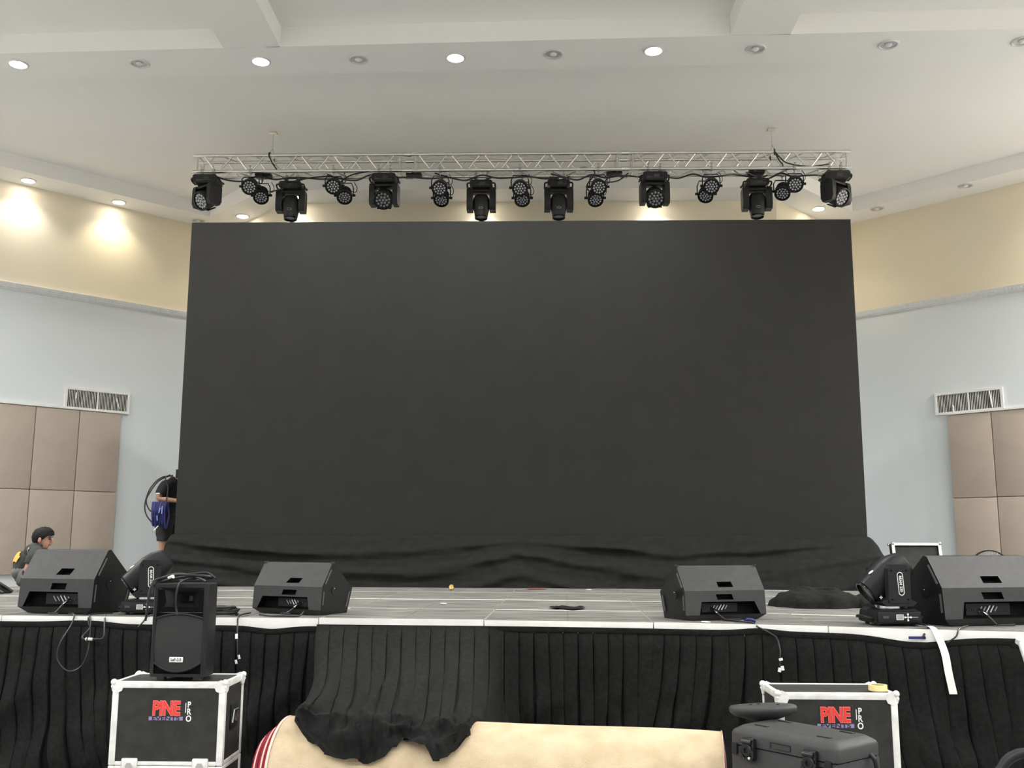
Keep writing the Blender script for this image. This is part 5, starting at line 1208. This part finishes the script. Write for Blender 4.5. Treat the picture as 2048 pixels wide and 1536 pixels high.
def head_parts(t, c, fwd, side, k, hair_mt):
    """face features and hair on a head centred at c; fwd = facing, side = the person's right"""
    f = Vector(fwd).normalized(); u = Vector((0, 0, 1)); u = (u - f * u.dot(f)).normalized(); s = Vector(side); s = (s - f * s.dot(f) - u * s.dot(u)).normalized()
    M = Matrix((f, s, u)).transposed(); c = Vector(c)
    def P(a, b, d): return c + M @ Vector((a, b, d)) * k
    m = MB()
    # hair: shell over skull, longer quiff in front
    def fn(a_, b_):
        ph = 2 * PI * a_; front = math.cos(ph)                       # 1 = face side, -1 = nape
        lim = interp([(-1.0, 2.3), (-0.4, 2.2), (0.0, 1.95), (0.35, 1.75), (0.6, 1.38), (1.0, 1.28)], front)
        th = b_ * lim; x, y, z = math.sin(th) * math.cos(ph), math.sin(th) * math.sin(ph), math.cos(th)
        r = 1.0 + 0.07 * noise.noise(Vector((x * 4, y * 4, z * 4))) + 0.20 * max(0, x) * max(0, z + 0.1)
        return P(0.118 * x * r - 0.008, 0.093 * y * r, 0.118 * z * r + 0.024)
    m.grid(fn, 32, 16); m.obj('hair', hair_mt, t, 80)
    for sg in (-1, 1):
        MB().sphere(P(-0.004, sg * 0.094, -0.010), (0.017 * k, 0.010 * k, 0.030 * k), 12, 8, M=M).obj('ear', M_skin, t)
        MB().sphere(P(0.083, sg * 0.034, 0.012), (0.012 * k, 0.014 * k, 0.008 * k), 10, 8, M=M).obj('eye', mat('eye_dark', (0.02, 0.015, 0.012), 0.3), t)
        MB().tube([P(0.090, sg * 0.016, 0.034), P(0.092, sg * 0.036, 0.038), P(0.078, sg * 0.056, 0.032)], 0.0045 * k, 6).obj('eyebrow', hair_mt, t)
    m = MB(); m.tube([P(0.094, 0, 0.018), P(0.106, 0, -0.008), P(0.114, 0, -0.022), P(0.096, 0, -0.032)], [0.009 * k, 0.012 * k, 0.014 * k, 0.010 * k], 8); m.obj('nose', M_skin, t)
    m = MB(); m.tube([P(0.086, -0.024, -0.055), P(0.098, 0, -0.053), P(0.086, 0.024, -0.055)], 0.007 * k, 8); m.obj('mouth', mat('lips', (0.30, 0.11, 0.09), 0.5), t)
def head_verts(V, E, neck, c, fwd, k=1.0):
    c = Vector(c); f = Vector(fwd).normalized(); i = len(V)
    V += [(c + Vector((0, 0, -0.075)) * k + f * 0.018 * k, (0.058 * k, 0.066 * k)), (c + Vector((0, 0, -0.03)) * k + f * 0.012 * k, (0.074 * k, 0.086 * k)), (c + Vector((0, 0, 0.04)) * k, (0.080 * k, 0.096 * k)), (c + Vector((0, 0, 0.10)) * k, (0.055 * k, 0.065 * k))]
    E += [(neck, i), (i, i + 1), (i + 1, i + 2), (i + 2, i + 3)]
def crouching():
    Y0 = 9.85
    t = thing('person', 'crouching person in charcoal t-shirt with orange back print, facing right', 'person', (-5.12, Y0, STZ), math.radians(17))
    def p(x, y, z): return Vector((x + 5.12, y, z - STZ))
    V = [(p(-5.16, 0, 1.17), (0.11, 0.12)), (p(-5.13, 0, 1.27), (0.105, 0.12)), (p(-5.07, 0, 1.38), (0.115, 0.15)), (p(-5.01, 0, 1.435), (0.08, 0.11)), (p(-4.995, 0, 1.475), 0.05)]
    E = [(0, 1), (1, 2), (2, 3), (3, 4)]
    head_verts(V, E, 4, p(-4.965, 0, 1.545), (1, -0.15, -0.12), 0.88)
    # right (near) arm: elbow back, forearm forward over the knee
    SHO, LEGE = [], []
    for sg, el, wr in ((-1, p(-5.055, -0.22, 1.235), p(-4.94, -0.04, 1.17)), (1, p(-4.98, 0.24, 1.24), p(-4.78, 0.14, 1.18))):
        i = len(V); V += [(p(-5.005, sg * 0.10, 1.42), 0.065), (p(-4.985, sg * 0.185, 1.385), 0.058), (el, 0.040), (wr, 0.028)]
        E += [(3, i), (i, i + 1), (i + 1, i + 2), (i + 2, i + 3)]; SHO.append(i)
        hand_chain(V, E, i + 3, (0.9, 0.1, -0.3), (0, 1, 0), 0.5)
        j = len(V); kn = p(-4.87, sg * 0.17, 1.26); an = p(-5.00, sg * 0.13, 1.11)
        V += [(p(-5.13, sg * 0.09, 1.15), 0.08), (kn, 0.058), (an, 0.04), (p(-4.99, sg * 0.13, 1.075), 0.036), (p(-4.82, sg * 0.14, 1.068), 0.030)]
        E += [(0, j), (j, j + 1), (j + 1, j + 2), (j + 2, j + 3), (j + 3, j + 4)]; LEGE += [(0, j), (j, j + 1), (j + 1, j + 2)]
    body = skin_mesh('body', V, E, 0, M_skin, t, 3)
    ARM, LEG = {}, {}
    for k, (x, y) in enumerate(E):
        if x in (sh0 + 1 for sh0 in SHO): ARM[k] = 1
        if (x, y) in LEGE: LEG[k] = 1
    def in_shirt(k, q, c): return k in (0, 1, 2) or (k == 3 and q < 0.35) or (E[k][0] == 3 and E[k][1] in SHO) or E[k][0] in SHO or (k in ARM and q < 0.62)
    def in_trou(k, q, c): return k in LEG or (k == 0 and q < 0.25)
    garment('t_shirt', body, V, E, lambda k, q, c: in_shirt(k, q, c) and not (k == 0 and q < 0.05), 0.018, M_tee, t)
    garment('trousers', body, V, E, in_trou, 0.020, M_pants, t)
    for sg in (-1, 1): MB().sphere(p(-4.90, sg * 0.135, 1.066), (0.12, 0.042, 0.034), 14, 8).obj('shoe', M_blk, t)
    head_parts(t, p(-4.965, 0, 1.545), (1, -0.15, -0.12), (0, -1, 0), 0.88, M_hair)
    # printed back panel in orange and white, a curved patch on the shirt back
    def decal(test, mt):
        me = body.data; m = MB()
        for pl in me.polygons:
            if test(pl.center, pl.normal): m.add([me.vertices[i].co + me.vertices[i].normal * 0.0285 for i in pl.vertices], [tuple(range(len(pl.vertices)))])
        m.obj('back_print', mt, t)
    decal(lambda c, n_: n_.x < -0.35 and 1.31 < c.z + STZ < 1.40 and -0.085 < c.y < 0.06, M_orange)
    decal(lambda c, n_: n_.x < -0.1 and 1.36 < c.z + STZ < 1.45 and -0.125 < c.y < -0.085, M_white)
    MB().box(p(-5.0, -0.272, 1.29), (0.026, 0.006, 0.018)).obj('sleeve_mark', M_white, t)
crouching()
def standing():
    Y0 = 11.72
    t = thing('person', 'standing person in black t-shirt and shorts half hidden by video wall', 'person', (-4.42, Y0, STZ))
    def p(x, y, z): return Vector((x + 4.42, y, z - STZ))
    V = [(p(-4.41, 0, 1.80), (0.10, 0.14)), (p(-4.41, 0, 1.95), (0.095, 0.13)), (p(-4.38, 0, 2.12), (0.105, 0.155)), (p(-4.34, 0, 2.22), (0.085, 0.12)), (p(-4.29, 0, 2.28), 0.05)]
    E = [(0, 1), (1, 2), (2, 3), (3, 4)]
    head_verts(V, E, 4, p(-4.19, 0, 2.36), (1, 0, -0.3), 0.95)
    SHO, LEGE = [], []
    for sg, el, wr in ((-1, p(-4.45, -0.23, 2.015), p(-4.25, -0.20, 2.00)), (1, p(-4.38, 0.24, 2.0), p(-4.18, 0.18, 2.03))):
        i = len(V); V += [(p(-4.36, sg * 0.10, 2.205), 0.06), (p(-4.385, sg * 0.18, 2.18), 0.054), (el, 0.042), (wr, 0.028)]
        E += [(3, i), (i, i + 1), (i + 1, i + 2), (i + 2, i + 3)]; SHO.append(i)
        hand_chain(V, E, i + 3, (1, 0.05, 0.05), (0, 0.3, 1), 0.6)
        j = len(V); V += [(p(-4.41, sg * 0.085, 1.76), 0.085), (p(-4.395, sg * 0.10, 1.50), 0.055), (p(-4.415, sg * 0.10, 1.34), 0.05), (p(-4.425, sg * 0.10, 1.12), 0.034), (p(-4.425, sg * 0.10, 1.075), 0.034), (p(-4.29, sg * 0.11, 1.065), 0.028)]
        E += [(0, j)] + [(j + q, j + q + 1) for q in range(5)]; LEGE += [(0, j), (j, j + 1), (j + 1, j + 2)]
    body = skin_mesh('body', V, E, 0, M_skin, t, 3)
    def in_shirt(k, q, c): return k in (0, 1, 2) or (k == 3 and q < 0.4) or (E[k][0] == 3 and E[k][1] in SHO) or E[k][0] in SHO or (E[k][0] - 1 in SHO and q < 0.66)
    def in_short(k, q, c): return (E[k] in LEGE) and c.z > 1.535 - STZ or (k == 0 and q < 0.3)
    garment('t_shirt', body, V, E, in_shirt, 0.016, M_teeb, t)
    garment('shorts', body, V, E, in_short, 0.024, M_shorts, t)
    for sg in (-1, 1): MB().sphere(p(-4.36, sg * 0.105, 1.066), (0.12, 0.042, 0.03), 14, 8).obj('shoe', M_blk, t)
    head_parts(t, p(-4.19, 0, 2.36), (1, 0, -0.3), (0, -1, 0), 0.95, M_hair)
    MB().box(p(-4.43, -0.272, 2.08), (0.045, 0.006, 0.012)).obj('sleeve_mark', M_white, t)
standing()
# cable bundle carried by the standing person
def bundle():
    t = thing('cable_bundle', 'bundle of blue cables hanging from the standing person\'s arm', 'cables', (-4.40, 11.43, 1.96))
    for i in range(13):
        x = -0.075 + 0.013 * i; L = 0.20 + 0.10 * rnd.random(); sw = rnd.uniform(-0.03, 0.03)
        MB().tube(spline([(x, 0.0, 0.02), (x + sw * 0.4, -0.02 - 0.02 * rnd.random(), -L * 0.45), (x + sw, -0.01, -L), (x + sw + 0.012, 0.03, -L * 0.5), (x + 0.008, 0.06, 0.02)], 6), 0.011, 7).obj('blue_loop', M_blue if i % 4 else mat('dark_blue_cable', (0.008, 0.01, 0.06), 0.4), t)
    for a, b in (((0.02, -0.045, -0.26), (-0.025, -0.05, -0.31)), ((0.0, -0.05, -0.14), (0.008, -0.05, -0.20)), ((0.035, -0.05, -0.05), (0.02, -0.05, -0.11)), ((0.055, -0.045, -0.03), (0.055, -0.05, -0.12))):
        MB().cyl(a, b, 0.007, n=8).obj('plug_tip', M_white if a[2] < -0.2 else mat('pale_blue_plug', (0.25, 0.30, 0.62), 0.4), t)
bundle()
for k, pts in enumerate(([(-4.33, 11.62, 2.30), (-4.42, 11.47, 2.26), (-4.52, 11.43, 2.13), (-4.565, 11.42, 1.95), (-4.54, 11.42, 1.83), (-4.47, 11.42, 1.74)], [(-4.35, 11.60, 2.30), (-4.44, 11.46, 2.22), (-4.53, 11.42, 2.06), (-4.55, 11.42, 1.98), (-4.51, 11.42, 1.89), (-4.45, 11.42, 1.85)],
                         [(-4.36, 11.60, 2.305), (-4.37, 11.50, 2.26), (-4.33, 11.485, 2.15), (-4.33, 11.46, 2.0), (-4.36, 11.43, 1.9)])):
    o = MB().tube(spline(pts, 8), 0.008, 7).obj('shoulder_cable', M_cable); tag(o, ['black cable looping widest off the shoulder of the standing person', 'black cable in a smaller loop off the shoulder of the standing person', 'black cable hanging down the chest of the standing person'][k], 'cable', 'cables over the standing person')
